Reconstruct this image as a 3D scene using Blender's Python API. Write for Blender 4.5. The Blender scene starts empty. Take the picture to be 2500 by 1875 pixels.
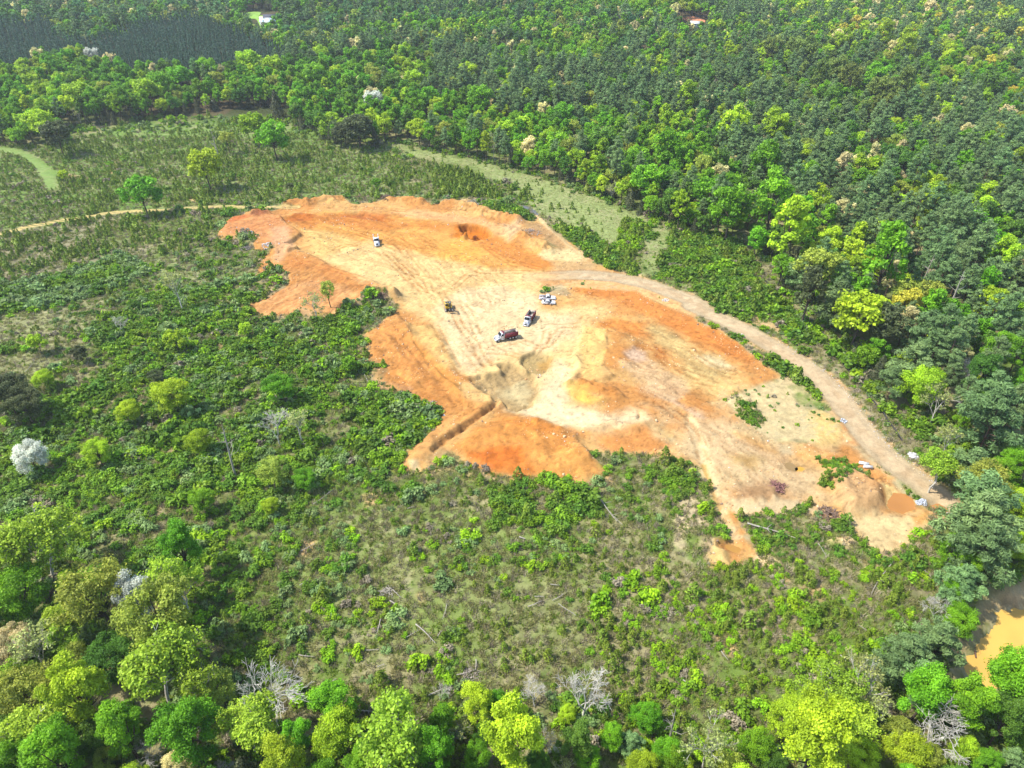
import bpy, math, random
import numpy as np
from mathutils import Vector, Matrix

SC = bpy.context.scene
COL = SC.collection
# ------------------------------------------------------------------ camera, sky, sun, exposure
CAM_H, PITCH, FPX = 120.0, math.radians(35.0), 1700.0       # FPX: focal length in pixels of the 2500 px wide photograph
cam_d = bpy.data.cameras.new('camera'); cam = bpy.data.objects.new('camera', cam_d); COL.objects.link(cam)
cam.location = (0, 0, CAM_H); cam.rotation_euler = (math.pi/2 - PITCH, 0, 0)
cam_d.sensor_width = 36; cam_d.lens = FPX/2500*36; cam_d.clip_start = 1; cam_d.clip_end = 9000
SC.camera = cam
SUN_EL = math.radians(56)
SUN_DIR = Vector((-math.cos(SUN_EL)*math.cos(math.radians(6)), -math.cos(SUN_EL)*math.sin(math.radians(6)), math.sin(SUN_EL)))  # towards the sun
w = bpy.data.worlds.new('World'); SC.world = w; w.use_nodes = True
nt = w.node_tree
sky = nt.nodes.new('ShaderNodeTexSky'); sky.sky_type = 'NISHITA'; sky.sun_disc = False
sky.sun_elevation = SUN_EL; sky.sun_rotation = math.atan2(SUN_DIR.x, SUN_DIR.y)
bg = nt.nodes['Background']; bg.inputs['Strength'].default_value = 0.15
nt.links.new(sky.outputs[0], bg.inputs['Color'])
sd_ = bpy.data.lights.new('sun', 'SUN'); sd_.energy = 3.4; sd_.angle = math.radians(0.6); sd_.color = (1, .965, .88)
so = bpy.data.objects.new('sun', sd_); COL.objects.link(so); so.location = (-200, 0, 300)
so.rotation_euler = SUN_DIR.to_track_quat('Z', 'Y').to_euler()
vs = SC.view_settings; vs.view_transform = 'Standard'; vs.look = 'None'; vs.exposure = 1.24; vs.gamma = 1
SC.cycles.max_bounces = 5; SC.cycles.diffuse_bounces = 2; SC.cycles.glossy_bounces = 2; SC.cycles.transmission_bounces = 3
SC.cycles.transparent_max_bounces = 4; SC.cycles.volume_bounces = 0
HAZE = 0.00009
rng = np.random.default_rng(7)

# ------------------------------------------------------------------ maths helpers
def smooth(a, b, x):
    t = np.clip((x-a)/(b-a), 0, 1); return t*t*(3-2*t)
def _h(ix, iy, s):
    n = (ix.astype(np.int64)*374761393 + iy.astype(np.int64)*668265263 + s*1274126177) & 0xffffffff
    n = ((n ^ (n >> 13))*1274126177) & 0xffffffff
    return ((n ^ (n >> 16)) & 0xffff)/65535.0
def vn(x, y, s=0):
    x = np.asarray(x, float); y = np.asarray(y, float)
    ix = np.floor(x); iy = np.floor(y); fx = x-ix; fy = y-iy
    fx = fx*fx*fx*(fx*(fx*6-15)+10); fy = fy*fy*fy*(fy*(fy*6-15)+10)
    a = _h(ix, iy, s); b = _h(ix+1, iy, s); c = _h(ix, iy+1, s); d = _h(ix+1, iy+1, s)
    return a+(b-a)*fx+(c-a)*fy+(a-b-c+d)*fx*fy
def fbm(x, y, s=0, o=4):
    r = 0; a = 1; t = 0
    for i in range(o):
        r = r+a*vn(x*2**i+i*17.3, y*2**i-i*9.1, s+i*31); t += a; a *= .5
    return r/t
def T(x, y):                                    # the lie of the land
    x = np.asarray(x, float); y = np.asarray(y, float)
    far = smooth(380, 900, y)
    out = np.maximum(smooth(330, 420, y), np.maximum(smooth(-90, -170, x), smooth(100, 30, y)))
    knoll = 11*np.exp(-((x-160)**2/34**2+(y-755)**2/24**2))+6*np.exp(-((x+238)**2/32**2+(y-768)**2/26**2))
    return knoll + 27*far + far*16*(fbm(x/170, y/170, 5, 2)-.5) + out*4.0*(fbm(x/60, y/60, 9, 2)-.5)
SP, CP = math.sin(PITCH), math.cos(PITCH)
def proj(x, y, z):                              # world point -> pixel of the 2500 x 1875 photograph
    zc = y*CP-(z-CAM_H)*SP; yc = y*SP+(z-CAM_H)*CP
    zc = np.maximum(zc, 1e-3)
    return 1250+FPX*x/zc, 937.5-FPX*yc/zc, zc
def at(px, py, h=0.0):                          # photograph pixel -> world point at height h above the land
    px = np.asarray(px, float); py = np.asarray(py, float)
    u = (px-1250)/FPX; v = (937.5-py)/FPX
    dx = u; dy = CP+v*SP; dz = -SP+v*CP
    z = 0*px
    for _ in range(30):
        t = (CAM_H-h-z)/np.maximum(-dz, .02); z = .55*z+.45*T(dx*t, dy*t)
    return dx*t, dy*t, z
REG = {'S': (0, 0, 1), 'D': (0, 0, 1.1302)}
for k_, (ox, oy) in {'R1': (0, 0), 'R2': (800, 0), 'R3': (1600, 0), 'R4': (0, 600), 'R5': (800, 600), 'R6': (1600, 600), 'R7': (0, 1200), 'R8': (800, 1200), 'R9': (1600, 1200)}.items():
    REG[k_] = (ox, oy, 900/2212)
for k_, (ox, oy) in {'SA': (500, 440), 'SB': (950, 440), 'SC': (850, 780), 'SD': (1300, 780), 'SE': (1650, 1020)}.items():
    REG[k_] = (ox, oy, 500/2212)
def S(reg, x, y):
    o = REG[reg]; return o[0]+x*o[2], o[1]+y*o[2]
def pts(spec):                                  # 'R5 1,2 3,4 R6 5,6' -> photograph pixels
    r = 'S'; out = []
    for tok in spec.split():
        if tok in REG: r = tok
        else:
            a, b = tok.split(','); out.append(S(r, float(a), float(b)))
    return np.array(out)
def ground_pts(spec):
    p = pts(spec); x, y, z = at(p[:, 0], p[:, 1]); return np.stack([x, y], 1)
def sd_poly(P, x, y):                           # signed distance, + inside
    d = np.full(x.shape, 1e9); ins = np.zeros(x.shape, bool)
    n = len(P)
    for i in range(n):
        ax, ay = P[i]; bx, by = P[(i+1) % n]
        ex, ey = bx-ax, by-ay; L = ex*ex+ey*ey+1e-9
        t = np.clip(((x-ax)*ex+(y-ay)*ey)/L, 0, 1)
        d = np.minimum(d, (x-ax-t*ex)**2+(y-ay-t*ey)**2)
        c = ((ay > y) != (by > y)) & (x < (bx-ax)*(y-ay)/(by-ay+1e-12)+ax)
        ins ^= c
    d = np.sqrt(d); return np.where(ins, d, -d)
def d_line(P, x, y):                            # distance to a polyline
    d = np.full(x.shape, 1e9)
    for i in range(len(P)-1):
        ax, ay = P[i]; bx, by = P[i+1]; ex, ey = bx-ax, by-ay; L = ex*ex+ey*ey+1e-9
        t = np.clip(((x-ax)*ex+(y-ay)*ey)/L, 0, 1)
        d = np.minimum(d, (x-ax-t*ex)**2+(y-ay-t*ey)**2)
    return np.sqrt(d)
def curve(P, n=8):                              # Catmull-Rom through the points
    P = np.asarray(P, float); Q = np.vstack([2*P[0]-P[1], P, 2*P[-1]-P[-2]]); out = []
    for i in range(1, len(Q)-2):
        for t in np.linspace(0, 1, n, endpoint=False):
            a, b, c, d = Q[i-1], Q[i], Q[i+1], Q[i+2]
            out.append(.5*((2*b)+(c-a)*t+(2*a-5*b+4*c-d)*t*t+(3*b-a-3*c+d)*t**3))
    out.append(P[-1]); return np.array(out)
ALB = 0.58
SOIL = np.array([1.0, 1.02, 1.02])
def lin(c):
    c = np.array(c, float)/255; return np.where(c <= .04045, c/12.92, ((c+.055)/1.055)**2.4)
def alb(c, k=1.0): return lin(c)*ALB*SOIL*k
def leafc(c): return np.minimum(lin(c)*LK, .8)
def link_mesh(name, verts, faces, mat=None, parent=None, smooth_=False, attrs=None, loc=None):
    """faces: an (n,4) or (n,3) array, or a list of such arrays"""
    me = bpy.data.meshes.new(name); verts = np.asarray(verts, np.float32)
    fl = [np.asarray(f, np.int32) for f in (faces if isinstance(faces, list) else [faces]) if len(f)]
    me.vertices.add(len(verts)); me.vertices.foreach_set('co', verts.ravel())
    nl = sum(f.size for f in fl); npoly = sum(len(f) for f in fl)
    me.loops.add(nl); me.loops.foreach_set('vertex_index', np.concatenate([f.ravel() for f in fl]))
    me.polygons.add(npoly)
    tot = np.concatenate([np.full(len(f), f.shape[1], np.int32) for f in fl]); st = np.concatenate([[0], np.cumsum(tot)[:-1]]).astype(np.int32)
    me.polygons.foreach_set('loop_start', st)
    if smooth_: me.polygons.foreach_set('use_smooth', np.ones(npoly, bool))
    for k, (typ, dom, val) in (attrs or {}).items():
        a = me.attributes.new(k, typ, dom); a.data.foreach_set({'FLOAT': 'value', 'INT': 'value', 'FLOAT_COLOR': 'color', 'FLOAT_VECTOR': 'vector'}[typ], np.asarray(val).ravel())
    me.update(calc_edges=True)
    if mat: me.materials.append(mat)
    if name is None: return me
    o = bpy.data.objects.new(name, me); COL.objects.link(o)
    if parent: o.parent = parent
    if loc is not None: o.location = loc
    return o
def tag(o, label=None, cat=None, group=None, kind=None):
    if label: o['label'] = label
    if cat: o['category'] = cat
    if group: o['group'] = group
    if kind: o['kind'] = kind
    return o
def empty(name, loc, rz=0):
    o = bpy.data.objects.new(name, None); COL.objects.link(o); o.location = loc; o.rotation_euler = (0, 0, rz); o.empty_display_size = .5; return o
# ------------------------------------------------------------------ the land: one sheet, its height and soil colours laid out in metres
def axis(lo, hi, segs):
    out = []; x = lo
    while x < hi:
        out.append(x); st = 60
        for a, b, s in segs:
            if a <= x < b: st = s; break
        x += st
    out.append(hi); return np.array(out)
gx = axis(-1500, 1500, [(-135, 128, .5), (-190, 190, 1.0), (-360, 330, 2), (-700, 700, 8)])
gy = axis(-120, 1700, [(98, 345, .5), (42, 420, 1.0), (0, 480, 1.6), (0, 600, 3), (-100, 1000, 8)])
GX, GY = np.meshgrid(gx, gy); NX, NY = len(gx), len(gy)
X = GX.ravel(); Y = GY.ravel(); N = len(X)
Z = T(X, Y)
box = (X > -350) & (X < 210) & (Y > 30) & (Y < 480); IDX = np.nonzero(box)[0]
bx_, by_ = X[IDX], Y[IDX]
W1 = fbm(bx_/7, by_/7, 21, 4)-.5                 # wander of edges
W2 = fbm(bx_/1.6, by_/1.6, 22, 3)-.5
def region(P, pad=8):
    m = (bx_ > P[:, 0].min()-pad) & (bx_ < P[:, 0].max()+pad) & (by_ > P[:, 1].min()-pad) & (by_ < P[:, 1].max()+pad)
    return np.nonzero(m)[0]
def mask(spec, soft=1.0, wander=3.0):
    P = ground_pts(spec); r = region(P); d = sd_poly(P, bx_[r], by_[r])+wander*W1[r]+wander*.35*W2[r]
    return r, smooth(-soft, soft, d)
def edge(spec, soft=1.0, wander=3.0):
    P = ground_pts(spec); r = region(P, 14); return r, sd_poly(P, bx_[r], by_[r])+wander*W1[r]+wander*.35*W2[r]

SITE = '''SA 150,600 270,440 420,380 520,350 690,360 820,300 880,250 1000,240 1310,200 1500,190 1600,260 2000,210
 SB 0,200 300,205 480,260 650,235 870,200 900,260 1050,320 1250,390 1420,440 1560,450 1620,400 1720,530 2000,700 2212,900 R5 1950,230
 R5 1750,205 1500,210 1300,250 1260,290 1440,250 1850,270 1960,330 2212,430 R6 230,440 460,560 610,670 760,790 640,830 480,890 400,920
 R6 600,1110 720,1180 850,1180 1080,1180 1130,1100 1100,980 1240,1090 1300,1250 1330,1330 1480,1450 1600,1560 1650,1620 R9 1640,130 1540,290 1440,340 1300,345 1200,250 1090,180 900,130
 SE 1500,900 1250,980 700,1060 620,930 740,1290 880,1480 560,1600 340,1640 330,1500 420,1350 560,1330 470,1000 330,700 230,530 0,470
 SD 1700,1560 1300,1450 1000,1430 660,1450 700,1600 R5 1680,1380 1540,1430 1400,1395 1150,1390 990,1380 830,1310 720,1240 560,1370 430,1340 510,1220 610,1130 690,1020
 R5 600,960 480,900 340,840 300,760 240,680 230,540 330,470 430,370 350,300 240,310 R4 2080,360 1990,430 1830,390 1620,425 1480,390 1500,350 1620,310 1720,250 1740,180 1640,110 1550,170 1580,60 1640,10
 SA 740,760 600,760 520,740 590,620 420,600 280,655'''
siteP = ground_pts(SITE)
dsite = sd_poly(siteP, bx_, by_)
roadC = curve(ground_pts('R5 1230,190 1420,175 1600,178 1760,195 1950,240 2212,345 R6 230,360 420,450 600,545 800,655 950,760 1070,880 1170,1010 1260,1130 1360,1240 1480,1340 1620,1440 1720,1520'), 10)
trackC = curve(ground_pts('R1 -200,1440 0,1400 200,1355 450,1310 700,1275 1000,1260 1300,1240 1650,1245 SA 1000,290'), 10)
grassC = curve(ground_pts('R1 -200,880 0,895 120,920 200,970 270,1040 300,1120'), 8)
pathC = curve(ground_pts('SB 650,240 870,200 1100,215 1330,265 1450,285 1560,345 1640,430 1760,550 1960,720 2100,830'), 8)
droad = d_line(roadC, bx_, by_); dtrack = d_line(trackC, bx_, by_); dgrass = d_line(grassC, bx_, by_); dpath = d_line(pathC, bx_, by_)
hz = Z[IDX].copy()
flat = smooth(2, 10, np.minimum(droad, 50))
# --- heights
site_m = smooth(-2, 2, dsite+2.2*W1+W2)
rough = (fbm(bx_/2.2, by_/2.2, 41, 4)-.5)
hz += (1-site_m)*smooth(0, 4, droad)*(.9*(fbm(bx_/9, by_/9, 40, 3)-.5)+.35*rough)
hz += site_m*(.34*rough-.22*np.abs(fbm(bx_/2.6, by_/2.6, 45, 3)-.5)*2+.5*(fbm(bx_/14, by_/14, 43, 2)-.5))*smooth(0, 5, droad)
def raise_(spec, dz, soft, wander=2.0, rough_=0.0, lump=0.0):
    r, d = edge(spec, soft, wander); m = smooth(-soft*.5, soft*.5, d)
    hz[r] += m*dz + m*rough_*rough[r] + m*lump*(fbm(bx_[r]/5, by_[r]/5, 55, 3)-.35)
def ridge(spec, h, wid, lump=.6, n=6):
    P = curve(ground_pts(spec), n); r = region(P, wid*3); d = d_line(P, bx_[r], by_[r])+wid*.35*W2[r]*2
    hz[r] += h*np.exp(-(d/wid)**2)*(1-lump+lump*2*fbm(bx_[r]/3, by_[r]/3, 71, 3))
raise_('R5 230,520 300,470 420,420 470,470 560,640 700,830 850,790 1005,930 960,985 850,1070 650,1225 500,1335 430,1340 600,1130 690,1030 480,900 330,850 240,680', .9, 3.2, 2.0, .6, .6)
raise_('SC 520,140 640,60 740,100 850,60 960,110 1050,280 1120,400 1150,560 1270,650 1200,700 1000,560 860,420 740,270', .8, 3.0, 2, .5, .9)
raise_('SA 0,1250 440,1400 700,1290 940,1150 880,1020 800,960 740,820 880,800 1000,760 1150,820 1400,950 1700,1050 2000,1180 2090,1300 1800,1260 1500,1480 1000,1440', 1.1, 2.2, 2.0, .3, .5)
raise_('SA 150,600 300,420 700,380 830,430 900,500 1060,600 950,680 900,700 1030,750 900,800 740,790 600,740', 1.6, 1.3, 1.5, .3, .5)
raise_('SD 560,70 700,110 800,130 820,250 760,520 880,620 650,690 500,560 440,440 500,250', .9, 1.6, 1.2, .3, .9)
raise_('SD 800,130 1000,150 1160,250 1000,400 1040,500 900,600 760,520 820,250', .7, 2.5, 2, .4, .6)
raise_('SD 350,700 520,640 700,700 900,760 1000,850 800,900 640,950 450,820', .9, 2.5, 2, .7, 1.2)
raise_('R5 1080,1060 1250,1045 1400,1100 1500,1180 1590,1270 1680,1390 1400,1395 1150,1380 990,1370 850,1290 760,1220 870,1110', 1.4, 5.5, 2.5, .9, 1.6)
raise_('R5 1480,1140 1560,1250 1600,1300 1520,1330 1450,1270', 1.0, 3, 2, .6, .8)
raise_('R5 560,1150 870,1040 1005,980 980,1040 880,1120 760,1220 620,1300 480,1350', .3, 2, 2, .3, .4)
# the pits and the trench
def dig(spec, depth, wall, wander=1.6, floor_n=.5):
    r, d = edge(spec, 1, wander); d = d+.8*W2[r]; m = smooth(0, wall, d)
    hz[r] -= m*(depth+floor_n*(fbm(bx_[r]/3, by_[r]/3, 88, 3)-.5))
dig('SC 1260,660 1420,590 1500,585 1640,545 1590,490 1700,450 1760,440 1830,470 1960,560 2040,680 2070,800 2000,930 1820,1000 1740,960 1590,860 1440,760 1320,700', 1.35, .8, 2.4, .9)
raise_('SC 1640,560 1700,480 1760,450 1830,500 1800,620 1700,700 1640,660', -.8, 2.5, 2.5, .6)
for q_ in ('SC 1500,600 1500,780', 'SC 1540,600 1580,720', 'SC 1470,640 1440,740', 'SC 1700,560 1760,660'): ridge(q_, -.45, .55, .5)
ridge('SC 1640,545 1590,490 1690,450 1760,440', .5, .8, .7); ridge('SC 1260,655 1340,610 1410,585', .4, .8, .7)
dig('SC 1830,400 1950,355 2010,335 SD 150,380 205,410 190,520 100,590 SC 2080,590 1960,560 1850,470', 1.4, .9, 2.2)
dig('SB 755,475 850,462 960,475 1060,515 1110,565 1090,610 1040,630 960,650 880,640 800,600 760,540', 3.6, 1.1, 2.0, .9)
ridge('SB 800,640 860,590 930,560', 1.9, 1.3)
dig('SD 1120,980 1170,960 1200,1060 1180,1090 1130,1060', 1.1, 1.0)
trC = curve(ground_pts('SC 1585,855 1590,900 1560,950 1480,1010 1400,1070 1260,1170 1130,1260 1010,1350 930,1420'), 10)
r = region(trC, 8); dtr = d_line(trC, bx_[r], by_[r])+.5*W2[r]; hz[r] -= 1.2*smooth(.95, .45, dtr); hz[r] += .3*np.exp(-((dtr-1.7)/.6)**2)
# berms, spoil and ridges
ridge('SB 650,250 850,290 1000,345 1200,400 1380,440', 2.6, 3.2)
ridge('SB 1300,560 1450,620 1600,680 1700,760', 1.9, 3.0, .8)
ridge('SB 1000,420 1150,480 1300,560 1400,640', 1.0, 3.2)
ridge('SA 880,265 1000,250 1100,270', 2.0, 2.2); ridge('SA 1120,250 1300,215 1390,230', 2.3, 2.0); ridge('SA 1420,200 1500,200', 1.8, 1.6)
ridge('SA 1330,285 1500,270 1700,280', .8, 1.6); ridge('SB 0,225 150,235 330,240', 2.2, 2.8)
ridge('SA 500,375 600,350 680,375', 2.2, 2.4); ridge('SA 820,430 960,385 1170,395', 1.1, 2.0); ridge('SA 1180,420 1290,420', .9, 1.5)
ridge('SA 1460,360 1700,360 1950,420', -1.2, 2.5); ridge('SA 1780,1290 1900,1250 2040,1270', 2.2, 2.6, .7); ridge('R5 250,330 320,300 400,310', 1.4, 2.2)
ridge('SC 640,150 700,270 800,400 890,520 970,600 1080,700 1200,810 1260,920', .7, .8, .5); ridge('SC 480,170 560,280 700,480', -.45, .8, .5)
ridge('SC 560,200 660,330 830,540 960,680 1110,860 1160,960', -.4, .55, .4); ridge('SC 620,170 740,370 900,560 1090,780 1240,920 1250,1000', -.4, .55, .4)
ridge('SC 690,230 790,370 900,540', -.9, .6, .4)
ridge('SD 580,1200 700,1180 880,1130', .9, 1.6, .8); ridge('SD 960,1150 1130,1160 1290,1090', 1.0, 1.5, .8); ridge('SD 450,440 500,520 450,640 380,720', 1.1, 1.0, .7)
ridge('SD 420,800 520,860 640,920', -.9, .7, .9); ridge('SD 520,700 620,760 740,800', .8, .8, .9)
ridge('SC 1640,1040 1760,1060 1900,1070 2040,1120', .9, 1.5, .8); ridge('SC 1700,890 1740,970', -.8, .6, .6)
ridge('R2 1270,1300 1350,1400 1450,1480', .5, 1.2)
ridge('SE 1700,600 1750,800 1900,1000', 1.0, 2, .5); raise_('SE 1690,640 1770,560 1850,570 2120,700 2212,760 2212,900 2100,1000 1900,1000 1750,820', 2.4, 4.5, 1.5, .5, .8)
raise_('SE 640,900 660,800 1000,740 1080,760 1060,880 800,915', .8, 2, 1.5, .4, .5); raise_('SE 1640,1340 1720,1250 1900,1290 1980,1380 1850,1420', 1.2, 2, 1.2, .5, .6)
raise_('SE 320,1620 330,1500 400,1360 540,1460 570,1600', 1.1, 2, 1.2, .4, .5); ridge('SE 400,1350 480,1320 620,1345', .9, .7, .3)
ridge('SE 150,0 260,330 330,560 420,800 500,1060 620,1260', -.5, 1.2, .6)
hz -= .18*smooth(4.2, 2.6, droad)
# ponds: bowls that hold the water sheets
PONDS = [('muddy_pond_water', 'R9 2500,640 2212,690 2060,690 1995,745 1965,805 1935,850 1890,900 1850,990 1830,1050 1850,1140 1900,1200 1960,1230 2050,1200 2212,1230 2500,1300', -2.2, (232, 184, 92), 5.0, .9),
         ('settling_pool_water', 'R6 1390,1500 1420,1470 1500,1480 1560,1510 1575,1560 1540,1600 1480,1615 1410,1590 1370,1560', -.75, (196, 136, 76), 1.8, .3),
         ('settling_pool_water', 'R6 1640,1560 1700,1540 1760,1580 1755,1620 1700,1610 1640,1590', -.75, (200, 142, 84), 1.6, .3),
         ('puddle_water', 'SE 1180,500 1240,485 1310,540 1290,570 1200,545', -.35, (160, 130, 85), 1.2, .25),
         ('puddle_water', 'SE 1290,545 1340,530 1390,555 1350,580 1300,572', -.35, (225, 165, 70), .8, .25),
         ('puddle_water', 'SE 530,1370 620,1360 690,1410 680,1470 620,1460 560,1420', -.5, (190, 140, 70), 1.2, .3),
         ('puddle_water', 'SB 1400,285 1450,275 1530,295 1590,340 1600,370 1560,370 1500,340 1450,305', -.3, (118, 118, 120), 1.0, .25)]
for nm, spec, zl, c, sh, dp in PONDS:
    pp_ = pts(spec); P = np.stack(at(pp_[:, 0], pp_[:, 1], zl)[:2], 1); r = region(P, 14); d = sd_poly(P, bx_[r], by_[r])+1.0*W1[r]; m = smooth(-sh*1.2, sh, d)
    hz[r] = hz[r]*(1-m)+m*(zl-dp)+.7*dp*W2[r]*smooth(0, .3, m)*smooth(1, .6, m)*2 ; PONDZ = zl
# --- soil and ground colours
cb = np.zeros((len(bx_), 3)); n1 = fbm(bx_/11, by_/11, 61, 4)[:, None]; n2 = fbm(bx_/3.2, by_/3.2, 62, 4)[:, None]; n3 = fbm(bx_/30, by_/30, 63, 3)[:, None]
def mix(a, b, m): return a+(b-a)*m
green, tan_, dark = alb((112, 132, 56)), alb((160, 148, 104)), alb((84, 104, 42))
cb = mix(green, tan_, smooth(.42, .66, .55*n1+.45*n2)); cb = mix(cb, dark, smooth(.55, .75, n2*.6+n3*.4))
def paint(spec, c, soft=1.2, wander=4.0, k=1.0, jit=.0):
    r, m = mask(spec, soft, wander); m = (m*k)[:, None]; c = (c[0], c[1]+.07*max(0, c[0]-c[1]-25), c[2]); cb[r] = mix(cb[r], alb(c), m)
def streak(spec, c, wid, k=.8, soft=.5, brk=.5, n=8):
    P = curve(ground_pts(spec), n); r = region(P, wid+3); d = d_line(P, bx_[r], by_[r])+.6*W2[r]
    m = smooth(wid+soft, max(wid-soft, 0), d)*(1-brk+brk*2*smooth(.35, .65, fbm(bx_[r]/1.3, by_[r]/1.3, 77, 2))); m = np.clip(m, 0, 1)*k
    cb[r] = mix(cb[r], alb(c), m[:, None])
# open ground in the vegetation
paint('R1 -400,900 300,880 800,720 1700,650 2212,900 R2 600,1190 R1 1300,1230 300,1330 -400,1420', (122, 152, 70), 6, 10, .65)
paint('R4 -200,380 200,420 600,300 900,180 900,20 600,-60 R1 700,1270 300,1350 -200,1450', (158, 148, 118), 6, 12, .75)
paint('R4 -200,480 300,380 620,330 640,480 420,700 150,850 -200,700', (158, 155, 108), 5, 10, .8)
paint('R4 860,100 1100,40 1500,60 1550,170 1300,210 1000,300 900,250', (140, 150, 90), 4, 8, .8)
paint('R2 380,850 600,905 800,940 1000,995 1200,1050 1350,1090 1550,1150 1650,1200 1800,1260 2000,1330 2060,1370 1990,1640 1880,1660 1900,1450 1700,1480 1480,1400 1330,1310 1200,1240 900,1180 700,1180 1000,1160 1050,1180 1150,1200 900,1010 600,950 200,960 0,870', (152, 162, 98), 6, 12, .9)
paint('R2 0,1120 180,1130 560,1150 660,1190 500,1210 200,1150 50,1180', (140, 160, 98), 3, 5, .8)
paint('R8 -200,0 400,100 1200,100 1700,600 1500,1000 900,1100 200,1000 -200,700', (136, 148, 80), 8, 12, .7)
paint('R8 900,550 1500,500 1700,200 1900,300 1950,900 1500,1000 1000,900', (156, 150, 104), 5, 14, .55)
paint('R9 1500,500 1750,350 1900,560 1700,700 1500,620', (160, 146, 112), 3, 6, .7)
paint('R9 1960,660 2050,560 2212,520 2600,480 2600,700 2212,690 2060,690 1980,760 1900,880 1830,1010 1800,1120 1780,1050 1850,850', (204, 168, 122), 3, 4, .95)
paint('R6 560,-20 640,100 720,230 830,330 960,430 1090,620 1160,720 1310,840 1410,970 1510,1070 1640,1180 1600,1330 1500,1250 1300,1080 1200,920 1050,780 860,590 1000,560 960,470 760,330 620,140', (150, 138, 102), 3, 6, .85)
paint('SE 0,900 200,850 300,1000 380,1150 150,1300 200,1450 60,1480 -100,1200', (214, 190, 148), 1.5, 7, .9)
paint('SA 540,860 700,800 800,960 860,1100 700,1200 600,1100 760,1000 640,960 570,960', (188, 160, 112), 1.5, 5, .8)
paint('R7 920,1180 1000,1150 R4 920,1150 990,1170 1120,1250 1110,1340 1050,1440 1010,1340 960,1220', (190, 160, 118), 1.5, 5, .85)
for s_ in ('R4 1260,600 1370,560 1400,600 1290,640', 'R8 200,20 310,0 300,80 230,90', 'R8 990,-10 1090,0 1080,80 1010,60', 'R8 530,600 590,620 560,650', 'R9 900,590 990,570 990,640 930,640', 'R9 1260,410 1310,430 1310,500 1280,480',
           'R9 760,490 790,500 770,560 740,540', 'R7 1740,310 1900,270 1880,380 1800,400', 'R6 510,420 600,415 750,490 740,520 600,470', 'R9 370,870 450,900 460,960 390,920', 'R1 1130,1180 1220,1190 1200,1220 1140,1210', 'R1 380,1040 580,1080 560,1095 400,1060', 'R1 640,1040 700,960 740,960 690,1040', 'R4 -100,1180 60,1190 100,1300 -100,1320'):
    paint(s_, (214, 176, 122), 1.0, 3.5, .9)
# the bare soil of the dirt works
sm = smooth(-.8, .8, dsite+2.4*W1+1.2*W2)[:, None]
mg = (smooth(-6, -1, dsite+3*W1)*smooth(.40, .56, fbm(bx_/4, by_/4, 66, 3)))[:, None]; cb = mix(cb, alb((178, 152, 116)), .85*mg*(1-sm))
soil0 = mix(alb((236, 186, 116)), alb((226, 162, 92)), smooth(.4, .62, n1))
cb = mix(cb, soil0, sm)
paint('SA 880,420 1300,330 2000,380 SB 0,330 500,400 800,560 1200,640 1600,760 1900,930 1600,990 1000,980 600,960 0,900 SA 2212,900 1500,600 1000,520', (246, 180, 96), 4, 6, .9)
paint('SA 820,430 1000,380 1200,370 1500,350 2100,400 SB 0,470 450,440 700,480 760,640 1150,620 1450,720 1800,900 1880,940 1600,960 1250,840 900,700 600,560 200,500 0,530 SA 2000,560 1500,480 1250,460 1100,540', (230, 146, 72), 3, 6, .85)
paint('SB 560,700 800,640 1000,720 900,900 650,940 500,860', (252, 190, 92), 4, 5, .8)
paint('SB 0,340 300,310 700,380 1000,440 1250,540 1400,620 1300,660 1150,560 900,470 500,430 200,400', (246, 190, 132), 2, 5, .8)
paint('SA 1050,530 1300,540 1600,620 1900,800 2212,1000 2212,1240 1900,1100 1500,950 1250,850 1100,780 1080,660', (252, 212, 134), 3, 4, .9)
paint('SA 150,600 300,420 700,380 820,430 900,520 950,600 900,720 740,760 600,640 300,650', (232, 158, 102), 2, 4, .9)
paint('SA 260,480 300,420 420,370 500,430 300,490', (218, 118, 66), 1.0, 2, .8); paint('SA 470,400 560,340 680,360 690,400 560,420', (168, 98, 66), 1.2, 2, .85)
paint('SA 740,560 860,540 1000,720 900,820 800,900 740,840', (238, 188, 144), 2, 4, .7)
paint('SA 900,820 1000,780 1200,840 1500,980 1750,1060 2080,1210 2060,1290 1800,1250 1500,1160 1200,1010 900,960', (228, 150, 82), 2, 4, .75)
paint('SA 440,1400 700,1280 1000,1150 1200,1100 1700,1260 1500,1490 1000,1440 700,1480', (240, 172, 112), 3, 5, .8)
paint('SA 1000,360 1180,380 1160,430 1000,440 860,450', (204, 112, 50), 1.2, 3, .7); paint('SA 1480,360 1700,330 2000,370 1900,420 1700,420', (206, 112, 52), 1.5, 3, .7)
paint('R5 0,60 250,-40 600,60 900,130 1250,160 1600,170 1900,200 1700,200 1300,240 1250,290 1280,380 1680,350 1600,470 1680,560 1640,760 1480,820 1450,1000 1560,1070 1250,1050 1050,960 980,900 830,780 760,720 690,520 560,440 420,340 200,210 0,100', (252, 216, 150), 4, 6, .95)
paint('R5 640,380 800,250 1050,230 1250,300 1270,390 1480,420 1500,520 1350,620 1150,640 950,700 850,770 760,700 690,500', (255, 228, 178), 4, 6, .9)
paint('R5 1000,950 1080,980 1250,930 1300,780 1400,680 1480,740 1440,850 1440,950 1700,1010 1900,990 1940,1060 1700,1090 1400,1090 1200,1040', (255, 232, 186), 3, 5, .9)
paint('SD 560,70 800,130 820,250 760,520 700,680 500,600 520,300', (250, 206, 128), 1.5, 3, .85)
paint('SD 800,140 1000,190 980,420 900,560 760,520 820,250', (222, 152, 82), 2, 4, .8)
paint('SD 640,20 900,0 1300,0 1700,0 2212,250 2212,420 1800,230 1300,60 1250,100 1330,200 1150,180 900,110 700,80', (230, 148, 76), 2.5, 5, .9)
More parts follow.
